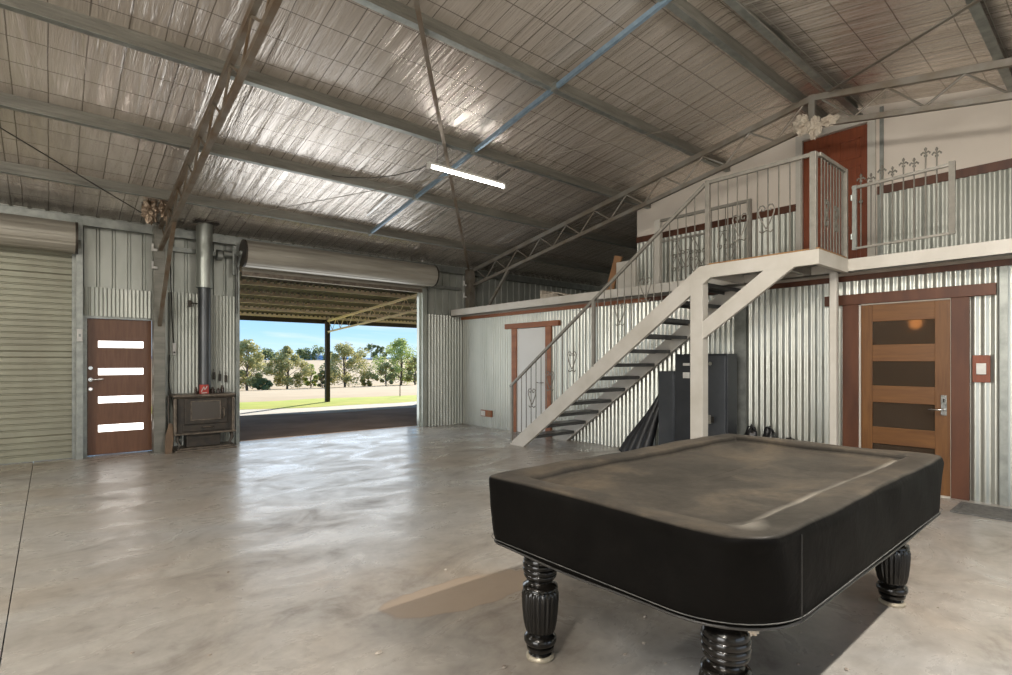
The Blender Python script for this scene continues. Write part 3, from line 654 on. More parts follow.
# upper room wall set back on the deck
UX = 8.3; r_ = lambda y: roof_h(y) + .03
mb = MB()
def slab(ya, yb, z0, z1=None):
    ys = [ya] + ([RY] if ya < RY < yb else []) + [yb]
    for a, b_ in zip(ys, ys[1:]):
        za, zb = (z1, z1) if z1 else (r_(a), r_(b_))
        mb.add([(UX, a, z0), (UX, b_, z0), (UX, b_, zb), (UX, a, za), (UX + .08, a, z0), (UX + .08, b_, z0), (UX + .08, b_, zb), (UX + .08, a, za)],
               [(0, 1, 2, 3), (7, 6, 5, 4), (0, 4, 5, 1), (1, 5, 6, 2), (2, 6, 7, 3), (3, 7, 4, 0)])
slab(YF, 2.31, 2.53); slab(3.12, 6.0, 2.53); slab(2.31, 3.12, 4.58); mb.box(8.385, 12, 5.95, 5.999, 2.53, 4.2)
struct(mb.build('wall_upper_room', M['white_wall']), 'white lined upper room wall', 'wall')
mb = MB(); S2 = lambda a0, a1: addsheet(mb, sheet('y', UX - .02, a0, a1, 2.53, 3.60, CORR))
def big_f(a): return .011 * math.sin(2 * PI * a / .086)
mb2 = MB()
for a0, a1 in ((YF, 2.20), (3.22, 5.98)):
    addsheet(mb2, sheet('y', UX - .022, a0, a1, 2.53, 3.60, (big_f, corr_s)))
struct(mb2.build('wall_upper_dado', M['zinc_dull'], smooth=True), 'corrugated zinc dado of the upper room', 'wall')
mb = MB(); mb.box(UX - .04, UX, YF, 2.20, 3.585, 3.69); mb.box(UX - .04, UX, 3.20, 5.99, 3.585, 3.69)
struct(mb.build('trim_10', M['dark_trim'], bevel=.003), 'dark red capping board on the upper dado', 'trim')
B(0, 0, 0, 0, 0, 0)
t = bpy.data.objects.new('door_6', None); COL.objects.link(t); t.matrix_world = Matrix.Translation((8.3, 2.7, 2.53)); struct(t, 'red brown panelled door of the upper room', 'door')
B(8.31, 8.35, 2.31, 3.12, 2.54, 4.57).build('door_leaf', M['red_door'], t)
mb = MB()
for (ya, yb) in ((2.40, 2.66), (2.77, 3.03)):
    for (za, zb) in ((2.70, 3.25), (3.37, 4.05), (4.15, 4.42)):
        mb.box(8.300, 8.312, ya, yb, za, za + .02); mb.box(8.300, 8.312, ya, yb, zb - .02, zb); mb.box(8.300, 8.312, ya, ya + .02, za, zb); mb.box(8.300, 8.312, yb - .02, yb, za, zb); mb.box(8.303, 8.312, ya + .05, yb - .05, za + .05, zb - .05)
mb.build('door_panels', M['red_door'], t, bevel=.002)
B(8.26, 8.36, 2.22, 2.31, 2.53, 4.66).build('door_jamb', M['cream'], t); B(8.26, 8.36, 3.12, 3.21, 2.53, 4.66).build('door_jamb', M['cream'], t); B(8.26, 8.295, 2.31, 3.12, 4.58, 4.66).build('door_head', M['cream'], t)
mb = MB(); mb.tube([(8.30, 2.38, 3.53), (8.25, 2.38, 3.53)], .012, 8); mb.blob((8.235, 2.38, 3.53), (.028, .028, .028), 1, 0, 8, 12); mb.build('door_knob', M['chrome'], t, smooth=True)
mb = B(8.25, 8.275, 2.13, 2.17, 2.53, 4.72); struct(mb.build('trim_11', M['galv']), 'thin grey post beside the upper door', 'post')

# ------------------------------------------------------------------ things on the deck
o = MB(); o.bar((7.62, 6.14, 2.53), (7.66, 5.93, 3.26), .03, .16, (0, 1, 0)); tag(o.build('plywood_board', M['brown_board']), 'brown plywood board leaning at the end of the upper dado', 'board')
mb = B(7.55, 7.62, 5.50, 5.90, 2.53, 3.13); tag(mb.build('cream_panel', M['cream'], bevel=.01), 'pale cream panel standing beside the brown plywood board on the deck', 'panel')
t = thing('storage_box', 'low pale cardboard box lying open on the mezzanine edge', 'box', (7.5, 7.3, 2.53))
mb = MB(); mb.box(7.3, 7.7, 7.05, 7.10, 2.53, 2.66); mb.box(7.3, 7.7, 7.50, 7.55, 2.53, 2.78); mb.box(7.3, 7.34, 7.10, 7.5, 2.53, 2.70); mb.box(7.66, 7.7, 7.10, 7.5, 2.53, 2.70); mb.box(7.34, 7.66, 7.1, 7.5, 2.53, 2.55); mb.build('box_walls', M['insul'], t)
mb = MB(); mb.bar((7.32, 7.10, 2.70), (7.32, 6.75, 2.62), .02, .3, (1, 0, 0)); mb.build('box_flap', M['insul'], t)

def arc(cx, cz, r, a0, a1, n=12): return [(cx + r * math.cos(a0 + (a1 - a0) * i / n), cz + r * math.sin(a0 + (a1 - a0) * i / n)) for i in range(n + 1)]
def heart(to3, s=1.0, flip=1):
    """heart of two curled bars; to3 maps (a, b) in metres to 3D"""
    mb = MB()
    for sg in (1, -1):
        p = []
        for i in range(16):
            u_ = i / 15; th = PI * 1.5 * u_
            p.append((sg * (.0 + .052 * math.sin(min(1, u_ * 1.6) * PI / 2) * (1 if u_ < .62 else 1)), -.085 + .12 * u_ / .62) if u_ < .62 else (0, 0))
        line = [(0, -.09), (sg * .028, -.04), (sg * .050, .01), (sg * .055, .045), (sg * .042, .07), (sg * .022, .072), (sg * .008, .055), (sg * .012, .036), (sg * .028, .034), (sg * .032, .048)]
        mb.tube([to3(a * s, b * s * flip) for a, b in line], .0075, 6)
    mb.tube([to3(-.045 * s, -.10 * s * flip), to3(-.03 * s, -.115 * s * flip), to3(0, -.10 * s * flip), to3(.03 * s, -.115 * s * flip), to3(.045 * s, -.10 * s * flip)], .0075, 6)
    return mb
# spare ornate gate leaning behind the stair rail
t = thing('scroll_gate', 'ornate steel gate with scrollwork leaning against the upper dado behind the rail', 'gate', (7.6, 4.3, 2.53))
mb = MB(); mb.box(7.58, 7.66, 5.04, 5.14, 2.53, 3.72); mb.build('post', M['cream'], t)
mb = MB(); mb.box(7.60, 7.645, 3.555, 3.61, 2.53, 3.72); mb.box(7.60, 7.645, 3.61, 5.04, 3.68, 3.72); mb.box(7.61, 7.64, 4.25, 5.04, 3.34, 3.37); mb.box(7.61, 7.64, 3.61, 5.04, 2.58, 2.61); mb.build('frame', M['rail'], t)
for k in range(12):
    y = 3.72 + k * .11
    MB().tube([(7.622, y, 2.60), (7.622, y, 3.36 if y > 4.25 else 3.69)], .007, 6).build('bar', M['bar'], t)
for i, (y, z) in enumerate(((4.75, 3.16), (4.6, 3.05), (4.45, 3.18), (4.32, 3.02), (3.98, 3.18), (3.87, 3.02), (4.75, 2.95), (4.45, 2.92))):
    heart(lambda a, b: (7.61, y + a, z + b), 1.45, 1 if i % 2 else -1).build('scroll', M['bar'], t)

# ------------------------------------------------------------------ staircase
t = thing('staircase', 'cream steel staircase with open treads, heart railings and top landing', 'staircase', (5.9, 6.7, 0))
NX, FX = 5.90, 6.98; LH = 2.535; PB = 2.07; PS = 3.30
def sl(y): return 2.52 - .722 * (y - 3.37)      # top line of the stringer
def stringer(x, w):
    pr = [(6.83, .0), (6.83, .03), (3.38, 2.53), (3.24, 2.535), (3.24, 2.385), (6.50, .0)]
    mb = MB(); mb.extrude(pr, lambda a, b: (x - w / 2, a, b), lambda a, b: (x + w / 2, a, b))
    return mb.build('stringer', M['cream'], t, bevel=.004)
stringer(NX + .03, .06); stringer(FX - .03, .06)
for k in range(1, 13):
    h = k * .195; y = 3.37 + (2.41 - h) / .722
    mb = MB(); mb.box(NX + .06, FX - .06, y - .13, y + .13, h - .004, h + .004); mb.box(NX + .06, FX - .06, y - .13, y - .124, h - .045, h); mb.box(NX + .06, FX - .06, y + .124, y + .13, h - .045, h)
    mb.box(NX + .06, NX + .09, y - .12, y + .12, h - .03, h - .024)
    mb.build('tread', M['dark_tread'], t)
B(NX, NX + .05, PB, 3.239, 2.385, LH).build('landing_fascia', M['cream'], t)
B(NX + .0505, 6.745, PB, PB + .05, 2.385, LH).build('landing_fascia', M['cream'], t)
B(NX + .065, 6.745, PS - .06, PS - .01, 2.39, LH - .003).build('landing_fascia', M['cream'], t)
mb = MB(); mb.box(NX + .001, 6.744, PB + .001, PS - .02, 2.536, 2.552); mb.build('landing_board', M['ply_edge'], t)
mb = MB()
for y in (2.45, 2.8): mb.box(NX + .05, 6.745, y, y + .05, 2.40, 2.50)
mb.build('landing_joist', M['rail'], t); B(NX + .051, 6.745, PB + .051, PS - .06, 2.50, 2.534).build('landing_underside', M['dark_tread'], t)
B(NX - .002, NX + .13, 3.335, 3.495, 0, 2.40).build('post', M['cream'], t, bevel=.004)
B(6.66, 6.73, 2.16, 2.23, 0, 2.39).build('post', M['cream'], t, bevel=.004)
mb = MB(); pr = [(3.34, 1.66), (3.34, 1.87), (2.62, 2.39), (2.30, 2.39)]
mb.extrude(pr, lambda a, b: (NX + .002, a, b), lambda a, b: (NX + .05, a, b)); mb.build('knee_brace', M['cream'], t, bevel=.003)
# rails
RT = 3.50
MB().bar((NX + .02, 6.85, .975), (NX + .02, 3.31, RT), .04, .04).build('handrail', M['rail'], t, bevel=.006)
mb = MB(); mb.box(NX + .003, NX + .04, PB + .065, 3.254, RT - .01, RT + .03); mb.build('handrail', M['rail'], t, bevel=.004)
B(NX + .062, 6.69, PB + .003, PB + .04, RT - .01, RT + .03).build('handrail', M['rail'], t, bevel=.004)
def rz(y): return .975 + (6.85 - y) * (RT - .975) / (6.85 - 3.31)
for (y, z0, z1, w) in ((6.80, .03, rz(6.80), .035), (5.03, sl(5.03), rz(5.03), .045), (3.28, 2.54, RT + .035, .05), (2.13, 2.5365, RT + .035, .06)):
    B(NX - .001, NX + w, y - w / 2, y + w / 2, z0, z1).build('newel_post', M['rail'], t, bevel=.003)
B(6.695, 6.748, PB - .0, PB + .055, 2.5365, RT + .03).build('newel_post', M['rail'], t, bevel=.003)
y = 6.68
while y > 3.36:
    if abs(y - 5.03) > .05: MB().tube([(NX + .02, y, sl(y) - .005), (NX + .02, y, rz(y))], .0075, 6).build('baluster', M['bar'], t)
    y -= .1155
for k in range(1, 10):
    y = 3.26 - k * .113; MB().tube([(NX + .02, y, LH), (NX + .02, y, RT)], .0075, 6).build('baluster', M['bar'], t)
for k in range(1, 9):
    x = NX + .04 + k * .085; MB().box(x - .006, x + .006, PB + .014, PB + .026, LH, RT).build('baluster', M['bar'], t)
for y, z in ((6.314, .84), (5.905, 1.125), (5.444, 1.427), (4.561, 2.07), (4.149, 2.37), (2.89, 2.94), (2.60, 2.98)):
    heart(lambda a, b: (NX + .02, y + a, z + b), 1.6).build('heart_scroll', M['bar'], t)
for x, z in ((6.17, 3.0), (6.44, 2.98)):
    heart(lambda a, b: (x + a * .9, PB + .02, z + b), 1.1).build('heart_scroll', M['bar'], t)
    heart(lambda a, b: (x + a * .9, PB + .02, z - .12 + b), .9, -1).build('heart_scroll', M['bar'], t)

# gate with cross finials on the deck edge
t = thing('deck_gate', 'low steel gate with cross shaped finials along the mezzanine edge beside the landing', 'gate', (6.77, 1.6, 2.6))
mb = MB(); mb.box(6.755, 6.79, 1.995, 2.035, 2.63, 3.34); mb.build('gate_stile', M['galv'], t)
mb = MB(); mb.box(6.755, 6.79, 1.15, 1.20, 2.66, 3.37); mb.build('gate_stile', M['bar'], t)
MB().bar((6.772, 2.04, 3.315), (6.772, 1.15, 3.345), .03, .03).build('top_rail', M['rail'], t); MB().bar((6.772, 2.04, 2.645), (6.772, 1.15, 2.665), .025, .022).build('bottom_rail', M['rail'], t)
MB().tube([(6.765, 2.045, 2.75), (6.765, 2.045, 2.81)], .012, 8).build('hinge', M['galv'], t); MB().tube([(6.765, 2.045, 3.18), (6.765, 2.045, 3.24)], .012, 8).build('hinge', M['galv'], t)
for u_, hh in ((1.955, 3.44), (1.86, 3.42), (1.76, 3.48), (1.665, 3.44), (1.57, 3.50), (1.48, 3.475), (1.385, 3.555), (1.295, 3.53)):
    MB().tube([(6.772, u_, 2.65), (6.772, u_, hh - .03)], .007, 6).build('bar', M['bar'], t)
    mb = MB(); mb.tube([(6.772, u_, hh - .075), (6.772, u_, hh - .06)], .015, 8)
    mb.tube([(6.772, u_, hh - .03), (6.772, u_, hh), (6.772, u_, hh + .02)], [.005, .014, .003], 6)
    for sg in (1, -1): mb.tube([(6.772, u_, hh - .045), (6.772, u_ + sg * .022, hh - .03), (6.772, u_ + sg * .036, hh - .045), (6.772, u_ + sg * .034, hh - .058)], [.006, .010, .009, .004], 6)
    mb.build('finial', M['bar'], t)

# ------------------------------------------------------------------ under the stairs
t = thing('steel_locker', 'short dark grey steel locker under the stairs, left of the tall ones', 'locker', (6.8, 4.3, 0))
B(6.62, 6.95, 4.165, 4.42, 0, 1.26).build('body', M['safe_light'], t, bevel=.004); B(6.605, 6.62, 4.175, 4.41, .03, 1.24).build('door', M['safe_light'], t, bevel=.003)
t = thing('steel_locker', 'tall dark grey steel locker with two white labels behind the cream post', 'locker', (6.8, 3.95, 0))
B(6.62, 6.9, 3.785, 4.155, 0, 1.50).build('body', M['safe'], t, bevel=.004); d = B(6.605, 6.62, 3.795, 4.145, .03, 1.48).build('door', M['safe'], t, bevel=.003)
B(6.600, 6.605, 3.92, 4.02, 1.34, 1.375).build('paper_label', M['white_plastic'], d); B(6.600, 6.605, 3.92, 4.02, 1.17, 1.25).build('paper_label', M['white_plastic'], d)
t = thing('steel_locker', 'tall blue grey steel safe with a silver lock right of the cream post', 'safe', (6.8, 3.6, 0))
B(6.62, 6.87, 3.395, 3.775, 0, 1.50).build('body', M['safe'], t, bevel=.004); d = B(6.605, 6.62, 3.42, 3.755, .03, 1.47).build('door', M['safe_light'], t, bevel=.004)
mb = B(6.585, 6.605, 3.60, 3.68, .58, .70); mb.build('lock', M['chrome'], d, bevel=.004); B(6.578, 6.585, 3.56, 3.60, .60, .68).build('lock_cover', M['wire'], d)
MB().tube([(6.595, 3.62, 1.37), (6.605, 3.62, 1.37)], .025, 16).build('dial', M['chrome'], d)
rnd = random.Random(4)
for i, (ya, yb, zt, lab) in enumerate(((5.02, 4.50, .80, 'black folded tarp roll leaning leftmost beside the short locker'), (4.92, 4.47, .90, 'black folded tarp roll leaning second from the left'),
                                   (4.80, 4.45, .99, 'black folded tarp roll leaning third, tallest of the bundle'), (4.66, 4.44, .93, 'black folded tarp roll touching the short locker'))):
    pts = []; rs = []
    for k in range(9):
        u_ = k / 8; pts.append((6.62 + .18 * u_, ya + (yb - ya) * (u_ ** 1.2), .02 + zt * u_)); rs.append((.085 * (1 - .75 * u_) + .012) * (1 + rnd.uniform(-.1, .1)))
    mb = MB().tube(pts, rs, 14)
    tag(mb.build('rolled_tarp', M['black_fabric'], smooth=True, auto=50), lab, 'tarp', 'black tarp rolls leaning under the stairs')
for i, (y, h, r, lab) in enumerate(((3.20, .55, .09, 'slim black bag standing against the corrugated wall by the safe'), (2.98, .56, .10, 'rounder black bag standing in the middle by the corrugated wall'), (2.73, .45, .11, 'lowest black bag shape put in for the low shadow by the wall'))):  # last shape stands in for a low shadow right of the bags
    t = thing('black_bag', lab, 'bag', (6.88, y, 0), 'black bags by the wall')
    MB().blob((6.88, y, h * .5), (.11, r, h * .5), 20 + i, .22, 16, 22).build('bag_body', M['black_fabric'], t, smooth=True)
    MB().tube([(6.85, y - .06, h * .9), (6.84, y - .03, h * 1.03), (6.84, y + .03, h * 1.03), (6.85, y + .06, h * .9)], .010, 6).build('strap', M['black_fabric'], t, smooth=True)

# ------------------------------------------------------------------ pool table
TX0, TX1, TY0, TY1 = 1.62, 3.98, .72, 2.06
t = thing('pool_table', 'pool table with turned black fluted legs standing on the concrete', 'pool table', (2.8, 1.39, 0))
B(TX0 + .10, TX1 - .10, TY0 + .10, TY1 - .10, .60, .79).build('cabinet', M['black_lacquer'], t, bevel=.06)
prof = [(.050, .0), (.060, .004), (.060, .018), (.052, .026), (.046, .032), (.055, .038), (.064, .046), (.066, .060), (.056, .066), (.070, .072), (.077, .085), (.077, .100), (.068, .112), (.058, .118),
        (.064, .124, .02), (.072, .14, .07), (.080, .18, .09), (.085, .23, .09), (.088, .28, .09), (.088, .305, .09), (.083, .322, .04), (.076, .330), (.084, .334), (.082, .345), (.066, .352), (.056, .360), (.054, .366),
        (.066, .374), (.076, .388), (.079, .398), (.075, .403), (.081, .410), (.083, .424), (.077, .430), (.083, .436), (.083, .452), (.078, .457), (.080, .464), (.074, .480), (.062, .492), (.054, .50), (.052, .66)]
for (x, y) in ((1.77, 1.83), (1.78, .92), (3.71, .915), (3.72, 1.83)):
    lg = MB().lathe(prof, x, y, 132, 22).build('leg', M['black_lacquer'], t, smooth=True, auto=60)
    MB().lathe([(.050, .0), (.066, .003), (.067, .012), (.060, .022), (.05, .024)], x, y, 32).build('foot', M['foot_metal'], lg, smooth=True, auto=40)
# fitted cover: stacked rounded-rectangle rings, each ring with the same number of points
def ring(x0, x1, y0, y1, rs, z, nc=10, ne=24):
    cs = [((x0, y0), rs[0], PI), ((x1, y0), rs[1], 1.5 * PI), ((x1, y1), rs[2], 0), ((x0, y1), rs[3], .5 * PI)]
    pts = []
    arcs = []
    for (cx, cy), r, a0 in cs:
        sx_ = 1 if cx == x0 else -1; sy_ = 1 if cy == y0 else -1
        ox, oy = cx + sx_ * r, cy + sy_ * r
        arcs.append([(ox + r * math.cos(a0 + .5 * PI * i / nc), oy + r * math.sin(a0 + .5 * PI * i / nc)) for i in range(nc + 1)])
    for i in range(4):
        pts += arcs[i]; p, q = arcs[i][-1], arcs[(i + 1) % 4][0]
        pts += [(p[0] + (q[0] - p[0]) * k / ne, p[1] + (q[1] - p[1]) * k / ne) for k in range(1, ne)]
    return [(a, b, z) for a, b in pts]
R0 = (.33, .125, .115, .095)
RTOP = (.10, .05, .05, .03); RHEM = (.34, .13, .12, .10)
def inset(d, z, sc=1.0):
    k = min(1, max(0, (.845 - z) / .31)) if d < .02 else 0; k = k ** .6
    return ring(TX0 + d, TX1 - d, TY0 + d, TY1 - d, [max(.012, (a + (b_ - a) * k) - max(0, d - .02) * .5) for a, b_ in zip(RTOP, RHEM)], z)
rings = [inset(.012, .528), inset(.006, .53), inset(.003, .56), inset(.001, .60), inset(.0, .65), inset(-.002, .70), inset(-.002, .75), inset(-.002, .79), inset(-.002, .812), inset(.0, .828), inset(.004, .839), inset(.012, .847), inset(.024, .850), inset(.08, .850),
         inset(.130, .847), inset(.148, .841), inset(.158, .826), inset(.168, .816), inset(.19, .812), inset(.30, .808), inset(.42, .807), inset(.55, .807), inset(.64, .807)]
nr = len(rings[0]); vs = []; fs = []
for i, rg in enumerate(rings):
    for k, (x, y, z) in enumerate(rg):
        if 1 < i < 9:
            w = .006 * math.sin(x * 7 + y * 5 + z * 9) + .003 * math.sin(x * 19 - y * 23 + z * 14)
            cx, cy = (TX0 + TX1) / 2, (TY0 + TY1) / 2; d = Vector((x - cx, y - cy)).normalized(); x += d.x * w; y += d.y * w
        if i >= 11: z += .0035 * math.sin(x * 5 + y * 8) + .002 * math.sin(x * 17 - y * 11)
        if i in (0, 1): z += .005 * math.sin(x * 4 + y * 7)
        vs.append((x, y, z))
for i in range(len(rings) - 1):
    for k in range(nr): fs.append((i * nr + k, i * nr + (k + 1) % nr, (i + 1) * nr + (k + 1) % nr, (i + 1) * nr + k))
fs.append(tuple((len(rings) - 1) * nr + k for k in range(nr)))
t = thing('pool_table_cover', 'dusty black fitted vinyl cover draped over the pool table', 'table cover', (2.8, 1.39, .82))
MB().add(vs, fs).build('cover_sheet', M['vinyl'], t, smooth=True)
vs = []; fs = []
h1 = ring(TX0 - .004, TX1 + .004, TY0 - .004, TY1 + .004, R0, .548); h2 = ring(TX0 - .005, TX1 + .005, TY0 - .005, TY1 + .005, R0, .551)
mb = MB(); mb.tube(h2 + [h2[0]], .0018, 6, False); mb.build('hem_stitching', M['mat_rubber'], t)
mb = MB(); h3 = inset(.004, .527); mb.tube([(x, y, z + .005 * math.sin(x * 4 + y * 7)) for x, y, z in h3 + [h3[0]]], .005, 6, False); mb.build('hem', M['vinyl_hem'], t)
mb = MB(); mb.tube([(1.90, TY0 - .002, z) for z in (.535, .65, .75, .825)], .0016, 6); mb.build('side_seam', M['vinyl_hem'], t)
o = crumple((1.80, .835, .505), (.022, .018, .02), 31, M['insul'], 'paper_scrap', 'small torn cream paper scrap stuck where cover meets the front leg', 'paper scrap')
o = MB()
rnd = random.Random(12)
for i, (x, y) in enumerate([(2.48, 1.74), (2.24, 1.58), (2.17, 1.41), (2.09, 1.58), (1.58, 1.87), (3.38, 1.34), (2.84, .94), (2.63, 1.01), (3.84, .73), (.58, 2.86), (.30, 3.12), (2.02, 3.0), (2.95, 1.12), (2.75, .85), (1.2, 2.35), (.9, 3.9)]):
    r = rnd.uniform(.006, .012)
    c_ = MB().blob((x, y, r * .45), (r * rnd.uniform(1, 1.8), r, r * .5), i, .4, 6, 8)
    tag(c_.build('wood_chip', M['floor_chip']), 'tiny pale chip of litter lying on the concrete floor', 'litter', 'litter on the concrete')

# ------------------------------------------------------------------ shell behind the viewer (with open doorways)
mb = MB()
addsheet(mb, sheet('x', YF, XL, .2, 0, 3.62, RIB, -1)); addsheet(mb, sheet('x', YF, 5.4, XR, 0, 3.62, RIB, -1)); addsheet(mb, sheet('x', YF, .2, 5.4, 3.0, 3.62, RIB, -1))
struct(mb.build('wall_front', M['zinc_dull']))
mb = MB(); zt = lambda y: roof_h(y) - .0
addsheet(mb, sheet('y', XL, YF, RY, 3.0, 3.62, RIB, -1)); 
struct(mb.build('wall_left_gap', M['zinc_dull']))
mb = MB()
for a, b_, z0 in ((YF, -2.0, 0), (-2.0, 2.0, 3.0), (2.0, RY, 0), (RY, YB, 0)):
    za, zb = roof_h(a), roof_h(b_)
    mb.add([(XL, a, z0), (XL, b_, z0), (XL, b_, zb), (XL, a, za)], [(0, 1, 2, 3)])
struct(mb.build('wall_left', M['zinc_dull']))
mb = MB()
for a, b_ in ((YF, RY), (RY, YB)):
    mb.add([(XR, a, 0), (XR, b_, 0), (XR, b_, roof_h(b_)), (XR, a, roof_h(a))], [(0, 1, 2, 3)])
struct(mb.build('wall_end', M['zinc_dull']))

# ------------------------------------------------------------------ carport outside
def cp(y): return 2.85 + .055 * (18.2 - y)
t = thing('carport', 'open carport with brown steel battens outside the roller door', 'carport', (7.3, 18.2, 0))
sh = MB(); vs = []; fs = []; x0, x1 = -6, 20; n = int((x1 - x0) / .019)
for i in range(n + 1):
    x = x0 + (x1 - x0) * i / n; o_ = .014 * math.sin(2 * PI * x / .152)
    for y in (10.05, 18.5): vs.append((x, y, cp(y) + .115 + o_))
for i in range(n): fs.append((2 * i, 2 * i + 2, 2 * i + 3, 2 * i + 1))
sh.add(vs, fs); sh.build('roof_sheet', M['carport_sheet'], t, smooth=True)
for k in range(7):
    y = 18.2 - 1.3 * k
    mb = MB(); mb.box(x0, x1, y, y + .05, cp(y), cp(y) + .07)
    for q in range(int((x1 - x0) / .15)): mb.box(x0 + q * .15, x0 + q * .15 + .07, y - .004, y + .05, cp(y) + .07, cp(y) + .105)  # pale blocks along the batten stand in for dots of daylight
    mb.build('batten', M['carport_steel'], t)
mb = MB(); mb.box(x0, x1, 18.36, 18.42, 2.71, 2.94); mb.build('gutter', M['carport_sheet'], t)
for px in (1.36, 7.34, 13.1):
    mb = MB(); mb.box(px - .07, px + .07, 18.13, 18.27, 0, 2.80); mb.build('post', M['carport_sheet'], t)
    mb = MB(); mb.bar((px, 18.2, 2.80), (px, 10.05, cp(10.05) - .04), .06, .06); mb.bar((px, 18.2, 2.42), (px, 10.05, 2.86), .06, .05)
    for k in range(12):
        ya = 18.1 - k * .66
        if ya - .66 < 10.1: break
        mb.tube([(px, ya, cp(ya) - .05), (px, ya - .33, cp(ya - .33) - .40), (px, ya - .66, cp(ya - .66) - .05)], .012, 6)
    mb.build('rafter', M['carport_steel'], t)

# ------------------------------------------------------------------ ground outside
def strip(name, ya, yb, mat, za=None, zb=None, x0=-60, x1=120, thick=.1, ny=1, nx=1, hf=None):
    mb = MB(); vs = []; fs = []
    for i in range(ny + 1):
        y = ya + (yb - ya) * i / ny
        for j in range(nx + 1):
            x = x0 + (x1 - x0) * j / nx; z = hf(x, y) if hf else (za or 0) + ((zb or 0) - (za or 0)) * i / ny
            vs.append((x, y, z))
    for i in range(ny):
        for j in range(nx): a = i * (nx + 1) + j; fs.append((a, a + 1, a + nx + 2, a + nx + 1))
    mb.add(vs, fs); return struct(mb.build(name, mat, smooth=True))
def wavy(x, y0): return y0 + .25 * math.sin(x * .7) + .12 * math.sin(x * 1.9)
def wstrip(name, ya, yb, mat, z):
    mb = MB(); vs = []; fs = []; n = 240
    for i in range(n + 1):
        x = -50 + 150 * i / n; tl = -.08 * (x - 4)
        tl = max(-3, min(3, tl))
        vs += [(x, wavy(x, ya) + (tl if ya > 12 else 0), z), (x, wavy(x + 3, yb) + tl, z)]
    for i in range(n): fs.append((2 * i, 2 * i + 2, 2 * i + 3, 2 * i + 1))
    mb.add(vs, fs); return struct(mb.build(name, mat))
strip('ground_dirt', 10.12, 15.2, M['dirt'], -.012, -.012, -60, 60)
wstrip('ground_gravel', 14.7, 17.3, M['gravel'], -.008)
wstrip('lawn', 16.75, 20.0, M['lawn'], -.004)
def terr(x, y):
    if y < 23: return -.015
    if y < 52: return -.015 - 1.2 * (y - 23) / 29
    u_ = min(1, (y - 52) / 130); top = 1.3 + 1.5 / (1 + math.exp(-(x - 55) / 22)) + .5 * math.sin(x * .045 + 1)
    return -1.22 + (top + 1.22) * (u_ ** 1.1)
strip('field', 15.0, 190, M['dry'], x0=-120, x1=420, ny=60, nx=60, hf=terr)
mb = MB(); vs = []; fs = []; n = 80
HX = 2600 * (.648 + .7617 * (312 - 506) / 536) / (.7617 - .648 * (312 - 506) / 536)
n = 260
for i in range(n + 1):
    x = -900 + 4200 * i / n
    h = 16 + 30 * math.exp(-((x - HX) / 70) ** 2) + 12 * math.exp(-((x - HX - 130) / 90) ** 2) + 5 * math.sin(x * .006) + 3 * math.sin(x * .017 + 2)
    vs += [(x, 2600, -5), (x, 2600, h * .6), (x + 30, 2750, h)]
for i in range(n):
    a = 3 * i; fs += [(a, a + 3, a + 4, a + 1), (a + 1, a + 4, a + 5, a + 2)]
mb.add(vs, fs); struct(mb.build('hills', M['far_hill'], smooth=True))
strip('ground_outer', -60, YF, M['outer'], -.05, -.05, -60, 60); strip('ground_outer', YF, 10.12, M['outer'], -.05, -.05, -60, XL); strip('ground_outer', YF, 10.12, M['outer'], -.05, -.05, XR, 60)

# trees
def gum(x, y, gz, h, w, lab, mat, seed, nleaf=2600, low=.25, cl=16, group='trees beyond the paddock', name='gum_tree', ls=.11):
    rnd = random.Random(seed); t = thing(name, lab, 'tree', (x, y, gz), group)
    mb = MB(); mb.tube([(x, y, gz - .05), (x + rnd.uniform(-.1, .1), y, gz + h * .3), (x + rnd.uniform(-.2, .2), y, gz + h * .6), (x + rnd.uniform(-.2, .2), y, gz + h * .88)], [.13 * h / 4.5, .10 * h / 4.5, .06, .02], 8)
    cs = []
    for k in range(cl):
        hh = low + (1 - low) * ((k + .5) / cl); env = math.sin(PI * min(1, max(.12, (hh - low * .6) / (1.02 - low * .6))) ** .8) * .5
        a = k * 2.4 + rnd.uniform(-.4, .4); rr = w * env * rnd.uniform(.35, .85)
        c = (x + rr * 1.12 * math.cos(a), y + rr * math.sin(a), gz + h * hh * rnd.uniform(.9, 1.03)); cs.append((c, w * rnd.uniform(.07, .17)))
        mb.tube([(x, y, gz + h * max(.12, hh - .28)), ((x + c[0]) / 2, (y + c[1]) / 2, gz + h * (hh - .12)), c], [.035, .022, .008], 5)
    mb.build('trunk', M['bark'], t)
    vs = []; fs = []
    for i in range(nleaf):
        (c, r) = cs[rnd.randrange(len(cs))]
        d = Vector((rnd.gauss(0, 1), rnd.gauss(0, 1), rnd.gauss(0, 1))).normalized() * r * (rnd.random() ** .45)
        p = Vector(c) + Vector((d.x, d.y, d.z * .8)); s_ = ls * rnd.uniform(.6, 1.3)
        a = Vector((rnd.gauss(0, 1), rnd.gauss(0, 1), rnd.gauss(0, .6))).normalized(); b_ = a.cross(Vector((rnd.gauss(0, 1), rnd.gauss(0, 1), rnd.gauss(0, 1)))).normalized()
        o_ = len(vs); vs += [p - a * s_, p + b_ * s_ * .45, p + a * s_, p - b_ * s_ * .45]; fs.append((o_, o_ + 1, o_ + 2, o_ + 3))
    mb = MB().add(vs, fs); mb.build('crown', mat, t)
    return t
def gz(x, y): return terr(x, y)
def tpos(u, y):
    tt = (u - 506) / 536; return y * (.648 + .7617 * tt) / (.7617 - .648 * tt)
